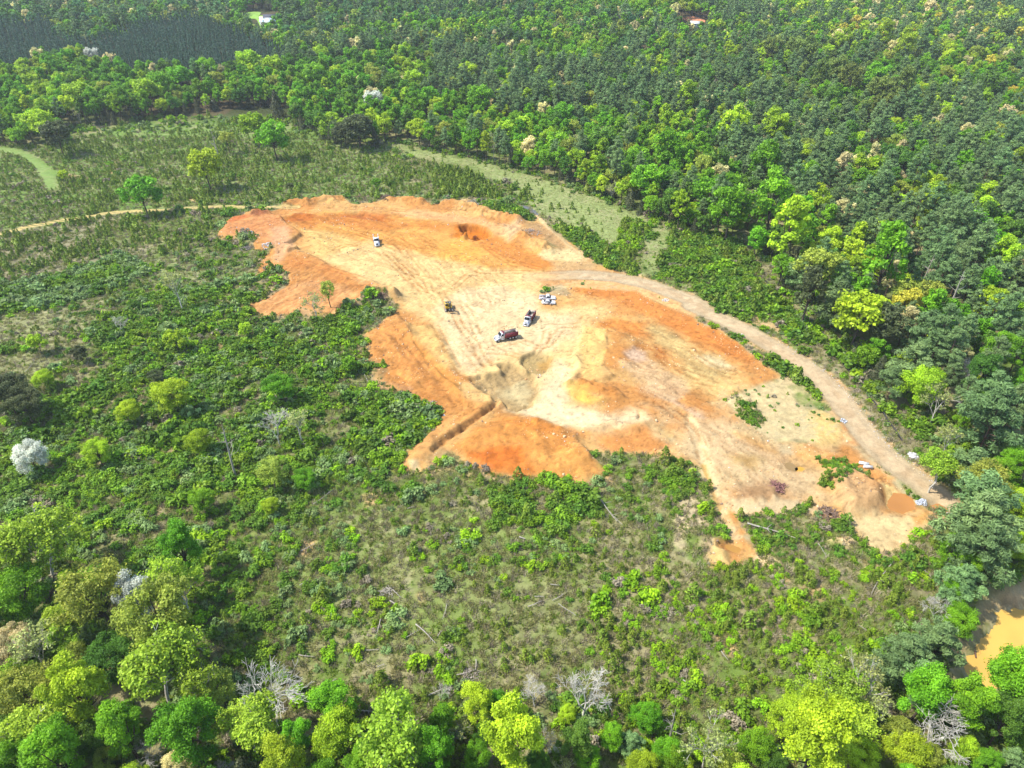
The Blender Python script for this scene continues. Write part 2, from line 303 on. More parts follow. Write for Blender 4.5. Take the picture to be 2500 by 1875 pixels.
paint('R5 1450,240 1800,235 1900,300 2212,430 R6 230,460 460,570 610,690 580,720 300,590 R5 2150,520 1900,420 1700,310 1480,290', (232, 146, 76), 2, 3, .9)
paint('SD 1220,30 1320,20 1500,120 1620,200 1700,300 2000,400 2212,470 2212,620 1700,650 1600,500 1450,330 1300,180', (226, 200, 136), 3, 6, .8)
paint('SD 1780,400 1900,380 2100,450 2212,500 2212,560 1900,500', (246, 226, 176), 2, 4, .8)
paint('SD 1500,560 1700,620 2212,640 2212,760 1950,850 1700,760', (244, 212, 142), 3, 6, .7)
paint('SD 1000,380 1100,310 1220,350 1240,440 1120,460', (240, 208, 178), 1.5, 3, .9); paint('SD 1400,840 1540,850 1700,960 1900,1060 1800,1080 1550,940', (240, 212, 182), 1.5, 4, .8)
paint('SD 1000,480 1300,480 1550,600 1700,760 1500,900 1250,800 1100,650', (228, 196, 152), 3, 6, .8)
paint('SD 480,640 700,700 900,780 880,860 640,820 500,720', (224, 146, 74), 1.5, 3, .8); paint('SD 330,700 450,700 640,860 800,900 600,920 450,860', (252, 200, 92), 1.5, 3, .7)
paint('SD 1200,900 1350,1000 1330,1100 1250,1170 1000,1250 700,1260 650,1420 1500,1450 1620,1360 1400,1200 1700,1000 1500,900', (232, 194, 142), 3, 6, .85)
paint('SD 720,1280 1000,1240 1270,1150 1300,1260 1560,1360 1300,1440 900,1430 680,1380', (230, 152, 82), 2, 4, .9)
paint('SD 1260,1150 1400,1140 1560,1300 1500,1340 1380,1260', (200, 188, 140), 2, 4, .7)
paint('R5 230,520 400,480 560,560 700,800 820,780 1000,930 950,1000 640,1230 500,1330 430,1340 600,1130 690,1030 480,900 340,850 240,680', (234, 160, 88), 2.5, 4, .9)
paint('SC 640,60 850,60 1000,180 1000,280 1100,400 1150,560 1000,500 880,340 740,250', (248, 202, 128), 2, 4, .85); paint('SC 720,270 860,400 980,520 1200,700 1340,800 1200,830 1000,640 800,420', (236, 164, 84), 1.5, 3, .7)
paint('SC 1200,700 1280,690 1580,860 1550,920 1400,960 1260,860', (252, 208, 138), 1.5, 3, .85)
paint('SC 380,660 640,780 720,900 900,940 960,1000 820,1000 700,840 500,740 380,740', (190, 146, 108), 1.5, 5, .7)
paint('SC 30,160 180,160 200,340 220,480 450,540 380,640 300,560 120,560 60,400', (176, 152, 104), 1.5, 6, .85)
paint('SC 560,1600 700,1400 900,1250 1000,1120 1150,1040 1250,1200 950,1430 800,1600 700,1640', (238, 180, 112), 2, 4, .8); paint('SC 660,1560 760,1540 790,1640 680,1659', (255, 226, 170), .8, 1.5, .95)
paint('R5 730,1230 870,1100 1050,1030 1250,1050 1400,1100 1500,1200 1680,1390 1400,1400 1100,1390 980,1360 830,1300', (234, 156, 80), 2, 4, .9)
paint('R5 830,1260 1000,1225 1190,1245 1200,1300 1000,1370 860,1300', (228, 118, 46), 1.8, 3, .85); paint('R5 1000,1310 1190,1300 1300,1380 1100,1390', (232, 132, 58), 1.5, 3, .7)
paint('R5 1190,1270 1450,1250 1590,1310 1640,1390 1400,1390 1250,1350', (240, 172, 94), 2, 4, .7); paint('R5 1060,1040 1250,1060 1400,1110 1380,1150 1150,1120', (228, 142, 66), 1.5, 3, .7)
paint('R5 640,1200 780,1230 860,1320 900,1400 700,1380 560,1380', (196, 168, 116), 1.5, 6, .8)
paint('R5 1240,190 1310,250 1440,252 1850,272 1960,335 2212,440 2212,330 1950,240 1750,205 1500,195', (226, 170, 112), 1, 2, .95)
# pit floors of grey sand
paint('SC 1300,690 1500,590 1640,550 1600,490 1700,450 1770,445 1960,560 2040,690 2070,800 2000,930 1820,1000 1740,940 1590,850 1440,760', (196, 168, 118), 1.2, 2.5, .95)
paint('SC 1640,720 1900,640 1980,760 1960,900 1780,880 1640,800', (214, 198, 150), 1.5, 5, .7)
paint('SC 1830,400 1950,355 2010,335 SD 150,380 205,410 190,520 100,590 SC 2080,590 1960,560 1850,470', (190, 166, 112), 1.2, 2, .9); paint('SD 60,440 200,400 190,500 80,520', (214, 160, 80), 1.2, 2, .6)
paint('SB 700,480 850,462 960,475 1060,515 1110,565 1090,620 1000,640 880,640 760,640 700,600', (224, 128, 34), 1.2, 2, .9)
paint('SB 890,560 930,550 960,590 930,610', (130, 62, 26), .5, .8, .8)
# upper right fan of sand, straw and the gravel by the road
paint('SB 1620,800 1800,740 1960,700 2120,810 2090,870 1950,880 1700,840', (252, 226, 166), 2, 6, .9); paint('SB 1560,350 1640,380 1740,530 1700,520 1600,430', (244, 214, 152), 1, 3, .9)
paint('SB 1460,470 1620,460 1760,540 1960,720 1850,760 1700,690 1600,560', (196, 160, 112), 2, 4, .9); paint('SB 1700,640 1850,720 1760,760 1640,640', (160, 150, 98), 1.5, 4, .8)
paint('SB 1270,480 1420,450 1440,600 1300,640 1220,560', (240, 200, 152), 2, 4, .8)
paint('SB 1780,880 2000,880 2212,880 2212,1060 1900,1040 1750,980', (214, 180, 128), 2, 4, .8)
paint('SB 1700,1160 1880,1110 1960,1210 1980,1250 1800,1240 1680,1220', (196, 172, 128), 1.2, 3, .9)
# lower right: eroded sand
paint('SE 0,0 500,0 800,130 1080,300 1100,380 1300,480 1560,600 1600,760 1700,870 1560,900 1100,880 660,910 560,700 300,520 0,400', (228, 200, 154), 4, 6, .9)
paint('SE 640,160 800,190 1000,300 1080,370 900,330', (222, 160, 82), 2, 3, .7); paint('SE 620,420 850,400 960,450 800,520 640,480', (202, 166, 96), 2.5, 4, .8); paint('SE 430,540 650,560 760,640 600,760 480,660', (236, 208, 156), 2, 4, .8)
paint('SE 640,900 660,800 900,720 1200,720 1260,820 1060,890', (196, 154, 110), 2, 5, .8)
paint('SE 1180,490 1300,490 1420,540 1300,580 1180,540', (190, 150, 96), 1.5, 2, .8)
paint('SE 1100,290 1250,300 1260,380 1150,380', (214, 200, 162), 1.2, 3, .8)
paint('R6 400,920 640,840 760,800 880,830 1000,1000 1100,1100 1130,1170 1000,1190 850,1180 720,1180 600,1110', (214, 188, 138), 4, 14, .92); paint('R6 900,960 1050,1010 1120,1090 1100,1170 980,1180', (224, 186, 112), 2.5, 5, .8)
paint('R6 1090,980 1140,1030 1240,1130 1230,1180 1130,1180 1130,1100', (238, 154, 86), 1, 2, .95); paint('R6 1130,1110 1180,1120 1180,1170 1130,1170', (246, 216, 156), .8, 1, .9)
paint('R6 1130,1180 1260,1200 1400,1330 1480,1420 1600,1500 1560,1540 1400,1430 1280,1330 1200,1230', (206, 190, 148), 1.5, 3, .8)
paint('R6 1270,1300 1350,1340 1430,1390 1420,1430 1340,1400 1280,1340', (234, 168, 100), 1, 2, .9)
paint('R6 1060,1390 1120,1330 1380,1430 1370,1560 1300,1640 1150,1600 1050,1460', (228, 186, 134), 1.5, 3, .9); paint('R6 1150,1380 1250,1400 1370,1450 1380,1520 1280,1500', (230, 168, 108), 2, 4, .7)
paint('R6 1330,1400 1440,1450 1500,1500 1400,1560 1380,1500', (252, 220, 150), .8, 2, .9)
paint('R9 1090,150 1300,130 1450,150 1640,120 1540,290 1440,340 1300,340 1200,250', (240, 214, 160), 1.5, 4, .95); paint('R9 1540,150 1640,110 1640,180 1560,210', (230, 172, 100), 1, 2, .9)
paint('R6 1640,1530 1740,1510 1800,1600 1720,1640 1640,1600', (224, 166, 100), 1, 2, .9)
paint('SE 330,1500 410,1360 560,1460 570,1600 350,1640', (250, 210, 138), 1, 2, .95); paint('SE 1640,1340 1720,1250 1900,1290 1980,1380 1850,1420', (226, 190, 138), 1, 3, .95)
paint('SE 640,920 1000,920 1300,880 1400,900 1560,1000 1500,1060 1200,980 700,1050', (238, 216, 170), 1.5, 5, .85); paint('SE 880,1490 1040,1500 1160,1560 1000,1659 880,1560', (236, 204, 150), 1, 5, .8)
for a in ('SE 150,0 260,330 330,560 420,800 500,1060 620,1260', 'SE 250,300 420,640 560,900 700,1000'): streak(a, (246, 220, 168), 1.6, .8, 1.0, .4)
streak('SE 300,500 420,880 460,960', (236, 190, 100), .7, .8, .5, .3)
# wheel marks, cracks and wash lines in the soil
def tracks(spec, c=(205, 140, 74), gap=2.2, wid=.30, k=.42, brk=.5):
    P = curve(ground_pts(spec), 8); tn = np.gradient(P, axis=0); tn /= np.linalg.norm(tn, axis=1)[:, None]+1e-9; nn = np.stack([-tn[:, 1], tn[:, 0]], 1)
    for s in (-1, 1):
        Q = P+nn*s*gap/2; r = region(Q, 3); d = d_line(Q, bx_[r], by_[r])+.35*W2[r]
        m = smooth(wid+.35, wid*.4, d)*(1-brk+brk*2*smooth(.4, .6, fbm(bx_[r]/2, by_[r]/2, 99, 2))); m = np.clip(m, 0, 1)
        cb[r] = cb[r]*(1-k*m[:, None]*(1-lin(c)/lin((255, 225, 175)))); hz[r] -= .10*m
for a in ('SB 0,620 150,760 300,950 400,1080 450,1200', 'SB 0,800 120,920 260,1080 380,1220', 'SB 60,600 250,720 460,760', 'SB 300,640 470,740', 'SB 100,900 240,1010 420,1060', 'SB 150,1010 330,1160 440,1200', 'SB 250,560 480,680', 'SC 940,60 1040,260 1120,420 1230,580', 'SC 1180,0 1260,120 1360,240 1430,400 1540,520',
          'SC 1240,280 1330,400 1450,540', 'SC 1380,250 1430,380 1530,480', 'SB 560,1200 700,1420 780,1600', 'SA 1400,760 1480,710 1640,690', 'SA 1450,800 1420,740 1500,700', 'SA 1560,300 1900,300 2212,330', 'SB 950,960 1060,990 1500,985 1900,990', 'SB 1050,720 1250,860 1400,930', 'SB 1250,830 1450,900 1640,950', 'SB 700,1150 900,1000 1050,1080',
          'SA 1500,520 1800,620 2100,760', 'SA 1700,560 1950,640 2212,760', 'SA 1900,780 2100,960 2212,1080', 'SC 1500,340 1700,350 1850,390', 'SD 160,120 130,240 60,330', 'SC 1560,300 1700,260 1900,200', 'R5 1150,560 1300,600 1400,500', 'R5 1350,480 1500,470 1550,420', 'SA 600,320 900,300 1400,290', 'SA 500,560 700,500 850,450', 'SB 1200,400 900,330 600,300',
          'SA 900,880 1300,960 1900,1150', 'SC 560,1000 800,1180 1000,1100', 'SD 1100,760 1400,900 1700,1150 1850,1500', 'SD 1250,250 1500,450 1900,600', 'SD 1300,300 1600,600 2000,700', 'SD 1700,300 1900,480 2200,580', 'SB 800,1330 900,1500 950,1659'):
    tracks(a)
for spec, v0, v1, k0 in (('SB 0,500 700,700 1300,950 1300,1300 900,1659 300,1400 0,900', ('SB', (100, 650)), ('SB', (560, 1200)), .2), ('SC 1000,0 1900,0 1900,300 1500,500 1250,600 1100,300', ('SC', (1000, 60)), ('SC', (1300, 600)), .16), ('SC 230,80 620,100 1250,900 1000,1100 700,900 260,560', ('SC', (560, 200)), ('SC', (1100, 860)), .2), ('SD 700,0 1500,0 2212,300 2212,700 1600,1300 1300,1000 1000,500', ('SD', (800, 60)), ('SD', (1900, 560)), .2), ('SA 900,400 2212,300 2212,1000 1500,900 1000,600', ('SA', (1000, 420)), ('SA', (2100, 800)), .18), ('SE 0,0 800,100 1300,500 1500,900 700,900 300,500', ('SE', (100, 0)), ('SE', (900, 700)), .2), ('SA 440,1400 800,1000 1000,850 2000,1200 1500,1480 1000,1440', ('SA', (500, 1390)), ('SA', (1100, 1050)), .2)):
    P = ground_pts(spec); r = region(P); m = smooth(-3, 4, sd_poly(P, bx_[r], by_[r])+4*W1[r])*sm[r, 0]; A0 = at(*S(v0[0], *v0[1])); A1 = at(*S(v1[0], *v1[1])); dv = np.array([float(A1[0]-A0[0]), float(A1[1]-A0[1])]); dv /= np.hypot(*dv); bend = 5*W1[r]
    uu = bx_[r]*dv[0]+by_[r]*dv[1]; vv = -bx_[r]*dv[1]+by_[r]*dv[0]+bend; l1 = smooth(.60, .74, vn(uu/11, vv/.75, 401)); l2 = smooth(.62, .76, vn(uu/5, vv/.55+40, 402)); l3 = smooth(.60, .75, vn(uu/16, vv/1.6, 403)); q = np.clip(l1+.8*l2+.6*l3, 0, 1.3)*m; cb[r] *= (1-k0*q[:, None]*np.array([.8, 1, 1.15])); hz[r] -= .09*q; lt = smooth(.62, .78, vn(uu/9, vv/.9, 409))*m; cb[r] = mix(cb[r], np.minimum(cb[r]*1.22, .6), .5*lt[:, None])
for sd0, sx, sy, th in ((161, 2.6, 5.5, .06), (171, 6.5, 2.4, .05), (181, 1.7, 1.7, .045)):
    qv = np.abs(fbm(bx_/sx+.8*W1, by_/sy, sd0, 3)-.5); cut = smooth(th*.5, 0, qv)*smooth(.47, .6, fbm(bx_/13, by_/13, sd0+3, 2))*sm[:, 0]; cb *= (1-.20*cut)[:, None]; hz -= .16*cut
cr = smooth(.012, .0, np.abs(fbm(bx_/9, by_/5, 131, 4)-.5))*smooth(.5, .6, fbm(bx_/18, by_/18, 132, 2)); cb *= (1-.42*cr*sm[:, 0])[:, None]; hz -= .12*cr*sm[:, 0]
fl = fbm(bx_/.9, by_/.9, 141, 2); cb *= (1-.30*(smooth(.70, .80, fl)*sm[:, 0]))[:, None]
gr_ = fbm(bx_/1.1, by_/1.1, 151, 3)[:, None]; cb *= (1+.24*sm*(n2-.5)*2+.10*W2[:, None]+(1-sm)*.7*(gr_-.5)); cb = mix(cb, alb((172, 160, 122)), (1-sm)*.6*smooth(.56, .68, gr_)*smooth(.4, .6, n1))
# haul road, tracks
rw = 3.8+.6*W1
rm = smooth(.5, -.4, droad-rw); rc = mix(alb((232, 206, 166)), alb((216, 188, 148)), smooth(.4, .6, n2)); rc = mix(rc, alb((200, 184, 150)), .5*smooth(.9, 2.6, droad)[:, None])
endf = smooth(0, 22, np.hypot(bx_-roadC[0, 0], by_-roadC[0, 1]))
cb = mix(cb, rc, (rm*(.25+.75*endf))[:, None])
sh = smooth(rw+2.4, rw+.5, droad)*(1-rm)*smooth(.42, .55, n2[:, 0])*endf; cb = mix(cb, alb((232, 180, 122)), (.75*sh)[:, None])
cb = mix(cb, alb((168, 146, 110)), (.6*smooth(.5, -.3, np.abs(droad-rw-.3)-.35)*endf)[:, None])
tm = smooth(2.6, 1.4, dtrack+1.2*W1)*.6; cb = mix(cb, alb((180, 172, 108)), tm[:, None])
for s in (.85,): cb = mix(cb, alb((246, 212, 140)), (.95*smooth(.62, .2, np.abs(dtrack-s)+.5*W2))[:, None])
cb = mix(cb, alb((142, 168, 88)), (.6*smooth(3.6, 1.8, dgrass+1.6*W1))[:, None])
cb = mix(cb, alb((232, 202, 148)), (.9*smooth(1.5, .4, dpath+1.0*W1))[:, None])
cb *= 1-np.array([.20, .245, .29])*np.maximum(np.maximum(sm, rm[:, None]), .8*np.maximum(tm, smooth(1.5, .4, dpath))[:, None])
cb = np.clip(cb, .01, .85)
allc = np.zeros((N, 4), np.float32); allc[:, 3] = 1
fo = smooth(.4, .6, fbm(X/20, Y/20, 33, 3))[:, None]; allc[:, :3] = alb((72, 78, 40))*(1-fo)+alb((96, 84, 56))*fo
bl = (smooth(-350, -320, bx_)*smooth(210, 180, bx_)*smooth(480, 450, by_)*smooth(30, 45, by_))[:, None]
allc[IDX, :3] = mix(allc[IDX, :3], cb, bl)
Z[IDX] = mix(Z[IDX], hz, bl[:, 0])
BARE = ground_pts('R6 640,840 760,800 900,850 1000,960 1080,1010 1130,1110 1130,1180 850,1190 720,1190 600,1110 660,1050 560,930 480,890')
bare_m = (sd_poly(BARE, bx_, by_) > 0) | (sd_poly(ground_pts('R5 1240,190 1310,255 1440,258 1850,280 1960,340 2212,450 2212,330 1950,240 1750,205 1500,195'), bx_, by_) > 0)
soil = np.zeros(N); soil[IDX] = np.maximum(np.maximum(sm[:, 0], .4*bare_m), np.maximum(rm, np.maximum(tm, .6*(dgrass < 3.2))))
ZG = Z.reshape(NY, NX)
def zat(x, y):                                  # height of the finished ground
    x = np.asarray(x, float); y = np.asarray(y, float)
    i = np.clip(np.searchsorted(gx, x)-1, 0, NX-2); j = np.clip(np.searchsorted(gy, y)-1, 0, NY-2)
    fx = np.clip((x-gx[i])/(gx[i+1]-gx[i]), 0, 1); fy = np.clip((y-gy[j])/(gy[j+1]-gy[j]), 0, 1)
    return (ZG[j, i]*(1-fx)+ZG[j, i+1]*fx)*(1-fy)+(ZG[j+1, i]*(1-fx)+ZG[j+1, i+1]*fx)*fy
# ground material: soil colour x several scales of procedural grain, with bump
def ground_material():
    m = bpy.data.materials.new('ground_soil'); m.use_nodes = True; t = m.node_tree; n = t.nodes; L = t.links
    b = n['Principled BSDF']; b.inputs['Roughness'].default_value = .95; b.inputs['Specular IOR Level'].default_value = .12
    at_ = n.new('ShaderNodeAttribute'); at_.attribute_name = 'soil_colour'
    tc = n.new('ShaderNodeNewGeometry')
    def noise(scale, det, rough=.6):
        q = n.new('ShaderNodeTexNoise'); q.inputs['Scale'].default_value = scale; q.inputs['Detail'].default_value = det; q.inputs['Roughness'].default_value = rough
        L.new(tc.outputs['Position'], q.inputs['Vector']); return q
    a = noise(.55, 6, .7); c = noise(2.6, 3, .7)
    def ramp(src, lo, hi, vlo, vhi):
        r = n.new('ShaderNodeMapRange'); r.inputs[1].default_value = lo; r.inputs[2].default_value = hi; r.inputs[3].default_value = vlo; r.inputs[4].default_value = vhi
        L.new(src, r.inputs[0]); return r.outputs[0]
    m1 = n.new('ShaderNodeMath'); m1.operation = 'MULTIPLY'; L.new(ramp(a.outputs[0], .3, .7, .80, 1.18), m1.inputs[0]); L.new(ramp(c.outputs[0], .3, .7, .86, 1.13), m1.inputs[1])
    mx = n.new('ShaderNodeMix'); mx.data_type = 'RGBA'; mx.blend_type = 'MULTIPLY'; mx.inputs[0].default_value = 1
    L.new(at_.outputs['Color'], mx.inputs[6]); L.new(m1.outputs[0], mx.inputs[7]); L.new(mx.outputs[2], b.inputs['Base Color'])
    bp = n.new('ShaderNodeBump'); bp.inputs['Strength'].default_value = .55; bp.inputs['Distance'].default_value = .35; L.new(a.outputs[0], bp.inputs['Height']); L.new(bp.outputs[0], b.inputs['Normal'])
    return m
GM = ground_material()
fi = (np.arange(NY-1)[:, None]*NX+np.arange(NX-1)[None]).ravel()
F = np.stack([fi, fi+1, fi+NX+1, fi+NX], 1)
fm = np.zeros(N, np.int8); fm[IDX[dsite+2.4*W1+1.2*W2 > 0]] = 1; fm[IDX[(dtrack < 1.7)]] = 3; fm[IDX[(rm > .5) & (endf > .4)]] = 2; fm[IDX[dgrass < 2]] = 4
fc = fm[F[:, 0]]
for k, nm in ((0, 'ground'), (1, 'bare_soil'), (2, 'haul_road'), (3, 'dirt_track'), (4, 'grass_path')):
    f = F[fc == k]; u, inv = np.unique(f, return_inverse=True)
    o = link_mesh(nm, np.stack([X[u], Y[u], Z[u]], 1), inv.reshape(-1, 4), GM, smooth_=True, attrs={'soil_colour': ('FLOAT_COLOR', 'POINT', allc[u])})
    o['kind'] = 'structure'
# water
def water_mat(name, c):
    m = bpy.data.materials.new(name); m.use_nodes = True; t = m.node_tree; b = t.nodes['Principled BSDF']
    b.inputs['Roughness'].default_value = .3; b.inputs['Specular IOR Level'].default_value = .25; b.inputs['IOR'].default_value = 1.33
    q = t.nodes.new('ShaderNodeTexNoise'); q.inputs['Scale'].default_value = .12; g = t.nodes.new('ShaderNodeNewGeometry'); t.links.new(g.outputs['Position'], q.inputs['Vector'])
    r = t.nodes.new('ShaderNodeValToRGB'); a = alb(c); r.color_ramp.elements[0].color = (*(a*.9), 1); r.color_ramp.elements[1].color = (*(a*1.08), 1); r.color_ramp.elements[0].position = .35; r.color_ramp.elements[1].position = .65
    t.links.new(q.outputs[0], r.inputs[0]); t.links.new(r.outputs[0], b.inputs['Base Color']); return m
for nm, spec, zl, c, shr, dp in PONDS:
    pp_ = pts(spec); P = np.stack(at(pp_[:, 0], pp_[:, 1], zl)[:2], 1); ce = P.mean(0); P = ce+(P-ce)*1.10
    P = np.vstack([curve(np.vstack([P, P[:1]]), 5)[:-1]])
    n_ = len(P); v = np.vstack([np.c_[P, np.full(n_, zl)], [[ce[0], ce[1], zl]]])
    f = np.array([[i, (i+1) % n_, n_] for i in range(n_)])
    o = link_mesh(nm, v, f, water_mat(nm, c)); o['kind'] = 'structure'
# ------------------------------------------------------------------ plants: shapes
def leaf_mat(name, c, trans=.35, var=.35, hue=.02, rough=.55):
    m = bpy.data.materials.new(name); m.use_nodes = True; t = m.node_tree; n = t.nodes; L = t.links
    b = n['Principled BSDF']; b.inputs['Roughness'].default_value = rough; b.inputs['Specular IOR Level'].default_value = .22
    at_ = n.new('ShaderNodeAttribute'); at_.attribute_name = 'leaf_tone'; oi = n.new('ShaderNodeObjectInfo')
    hs = n.new('ShaderNodeHueSaturation'); hs.inputs['Color'].default_value = (*c, 1)
    def mr(src, lo, hi):
        r = n.new('ShaderNodeMapRange'); r.inputs[3].default_value = lo; r.inputs[4].default_value = hi; L.new(src, r.inputs[0]); return r.outputs[0]
    ha = n.new('ShaderNodeMath'); ha.operation = 'ADD'; L.new(mr(oi.outputs['Random'], .5-hue, .5+.4*hue), ha.inputs[0]); L.new(mr(at_.outputs['Fac'], .006, -.014), ha.inputs[1]); L.new(ha.outputs[0], hs.inputs['Hue'])
    mm = n.new('ShaderNodeMath'); mm.operation = 'MULTIPLY'; L.new(mr(at_.outputs['Fac'], 1-var, 1+var), mm.inputs[0])
    pw = n.new('ShaderNodeMath'); pw.operation = 'FRACT'; p2 = n.new('ShaderNodeMath'); p2.operation = 'MULTIPLY'; p2.inputs[1].default_value = 7.31; L.new(oi.outputs['Random'], p2.inputs[0]); L.new(p2.outputs[0], pw.inputs[0])
    L.new(mr(pw.outputs[0], .78, 1.2), mm.inputs[1]); L.new(mm.outputs[0], hs.inputs['Value'])
    L.new(hs.outputs[0], b.inputs['Base Color'])
    tr = n.new('ShaderNodeBsdfTranslucent'); L.new(hs.outputs[0], tr.inputs[0]); mx = n.new('ShaderNodeMixShader'); mx.inputs[0].default_value = trans
    L.new(b.outputs[0], mx.inputs[1]); L.new(tr.outputs[0], mx.inputs[2]); L.new(mx.outputs[0], n['Material Output'].inputs['Surface'])
    return m
def plain_mat(name, c, rough=.9, metal=0.0, spec=.3, noise=0.0, scale=3.0, rawc=False):
    m = bpy.data.materials.new(name); m.use_nodes = True; t = m.node_tree; b = t.nodes['Principled BSDF']; a = np.array(c, float) if rawc else alb(c)
    b.inputs['Base Color'].default_value = (*a, 1); b.inputs['Roughness'].default_value = rough; b.inputs['Metallic'].default_value = metal; b.inputs['Specular IOR Level'].default_value = spec
    if noise:
        q = t.nodes.new('ShaderNodeTexNoise'); q.inputs['Scale'].default_value = scale; q.inputs['Detail'].default_value = 4
        tc = t.nodes.new('ShaderNodeTexCoord'); t.links.new(tc.outputs['Object'], q.inputs['Vector'])
        r = t.nodes.new('ShaderNodeValToRGB'); r.color_ramp.elements[0].position = .35; r.color_ramp.elements[1].position = .65
        r.color_ramp.elements[0].color = (*(a*(1-noise)), 1); r.color_ramp.elements[1].color = (*np.minimum(a*(1+noise), .9), 1); t.links.new(q.outputs[0], r.inputs[0]); t.links.new(r.outputs[0], b.inputs['Base Color'])
    return m
LK = 1.02
LEAF = {'lime': (152, 186, 38), 'green': (104, 160, 28), 'dgreen': (84, 128, 40), 'dark': (84, 96, 58), 'olive': (146, 164, 62), 'yellow': (190, 184, 62), 'cream': (210, 204, 140), 'white': (204, 208, 190), 'pine': (106, 136, 80), 'cedar': (84, 92, 60), 'airy': (144, 178, 50),
        'sparse': (150, 164, 92), 'plant': (66, 94, 72), 'bush': (112, 152, 32), 'dbush': (92, 130, 38), 'bluebush': (124, 152, 88), 'limebush': (128, 172, 26), 'seedling': (110, 136, 42), 'drybush': (146, 138, 112), 'grass': (150, 150, 92), 'vine': (112, 134, 56), 'bluegreen': (84, 132, 72)}
LM = {k: leaf_mat('leaves_'+k, leafc(c), .30 if k in ('pine', 'cedar', 'plant', 'seedling', 'drybush') else .38, .5) for k, c in LEAF.items()}
BARK = plain_mat('bark_brown', (98, 84, 70), .95, noise=.3, scale=2); PALE = plain_mat('bark_pale_grey', (226, 218, 202), .9, noise=.2, scale=2); PINEBARK = plain_mat('bark_pine', (112, 88, 72), .95, noise=.3, scale=2)
DEAD = plain_mat('weathered_wood', (184, 174, 158), .9, noise=.2, scale=2)

def unit(v): return v/(np.linalg.norm(v, axis=-1, keepdims=True)+1e-9)
def leaves(r, c, nrm, size, asp=.62):
    n = len(c); t = unit(np.cross(nrm, r.normal(size=(n, 3)))); b = np.cross(nrm, t); s = size*(.7+.6*r.random((n, 1)))
    v = np.stack([c+t*s, c+b*s*asp, c-t*s, c-b*s*asp], 1).reshape(-1, 3)
    return v, np.arange(4*n).reshape(n, 4)
class Acc:
    def __init__(s): s.v = []; s.f = []; s.n = 0; s.tone = []
    def add(s, v, f, tone=None):
        s.v.append(v); s.f.append(np.asarray(f)+s.n); s.n += len(v)
        s.tone.append(np.zeros(len(f)) if tone is None else tone)
    def mesh(s, name, mat):
        qs = [f for f in s.f if f.shape[1] == 4]; ts = [f for f in s.f if f.shape[1] == 3]
        fl = ([np.concatenate(qs)] if qs else [])+([np.concatenate(ts)] if ts else [])
        tn = np.concatenate([t for t, f in zip(s.tone, s.f) if f.shape[1] == 4]+[t for t, f in zip(s.tone, s.f) if f.shape[1] == 3])
        return mesh_only(name, np.concatenate(s.v), fl, mat, {'leaf_tone': ('FLOAT', 'FACE', tn)})
def mesh_only(name, v, f, mat, attrs=None):
    o = link_mesh(name, v, f, mat, attrs=attrs); me = o.data; bpy.data.objects.remove(o); return me
def tube(P, R, k=5):
    P = np.asarray(P, float); n = len(P); d = np.gradient(P, axis=0); d = unit(d); up = np.array([.31, .17, .93]); a = unit(np.cross(d, up)+1e-6); b = np.cross(d, a)
    an = np.arange(k)*2*np.pi/k; ring = a[:, None]*np.cos(an)[None, :, None]+b[:, None]*np.sin(an)[None, :, None]
    v = (P[:, None]+ring*np.asarray(R)[:, None, None]).reshape(-1, 3); f = []
    for i in range(n-1):
        for j in range(k): f.append((i*k+j, i*k+(j+1) % k, (i+1)*k+(j+1) % k, (i+1)*k+j))
    return v, np.array(f)
def clump(r, c, rc, n, size, flat=.75, up=.35, asp=.62):
    d = r.normal(size=(n, 3)); d[:, 2] += .35; d = unit(d); p = c+d*rc*(.5+.75*r.random((n, 1))**1.5)*np.array([1, 1, flat])
    nr = unit(d*.6+r.normal(size=(n, 3))*.55+np.array([0, 0, up])); return leaves(r, p, nr, size, asp)
def broad(seed, H=15, R=4.8, hc=.62, rz=.37, ncl=40, nl=170, size=.26, rc=(.15, .31), low=-.55, limbs=True):
    r = np.random.default_rng(seed); A = Acc(); B = Acc(); ph = r.random(3)*6.28; cs = []
    for i in range(ncl):
        d = unit(r.normal(size=3)+np.array([0, 0, .25]));
        if d[2] < low: d[2] = -d[2]
        an = math.atan2(d[1], d[0]); k = (1+.17*math.sin(2*an+ph[0])+.11*math.sin(3*an+ph[1]))*(1 if d[2] > 0 else .86)
        q = (.42+.5*r.random()**.6); c = np.array([R*k*q*d[0], R*k*q*d[1], H*hc+H*rz*q*d[2]*(1 if d[2] > 0 else .8)]); cs.append(c)
        v, f = clump(r, c, R*r.uniform(*rc), int(nl*r.uniform(.7, 1.3)), size); A.add(v, f, np.clip(.5*r.random()+.5*r.random(len(f)), 0, 1))
    sk = np.array([r.uniform(-.5, .5), r.uniform(-.5, .5), 0]); tp = np.array([[0, 0, -1], [0, 0, H*.06], sk*.6+[0, 0, H*.3], sk+[0, 0, H*.55], sk*1.2+[0, 0, H*.8]]); v, f = tube(tp, H*np.array([.022, .018, .014, .010, .003]), 6); B.add(v, f)
    if limbs:
        for c in cs[::max(1, ncl//12)]:
            h0 = H*r.uniform(.26, .5); p0 = sk*h0/H+np.array([0, 0, h0]); mid = (p0+c)/2+np.array([0, 0, -.06*H*r.random()]); v, f = tube([p0, mid, c], H*np.array([.008, .0055, .002]), 4); B.add(v, f)
    return A, B
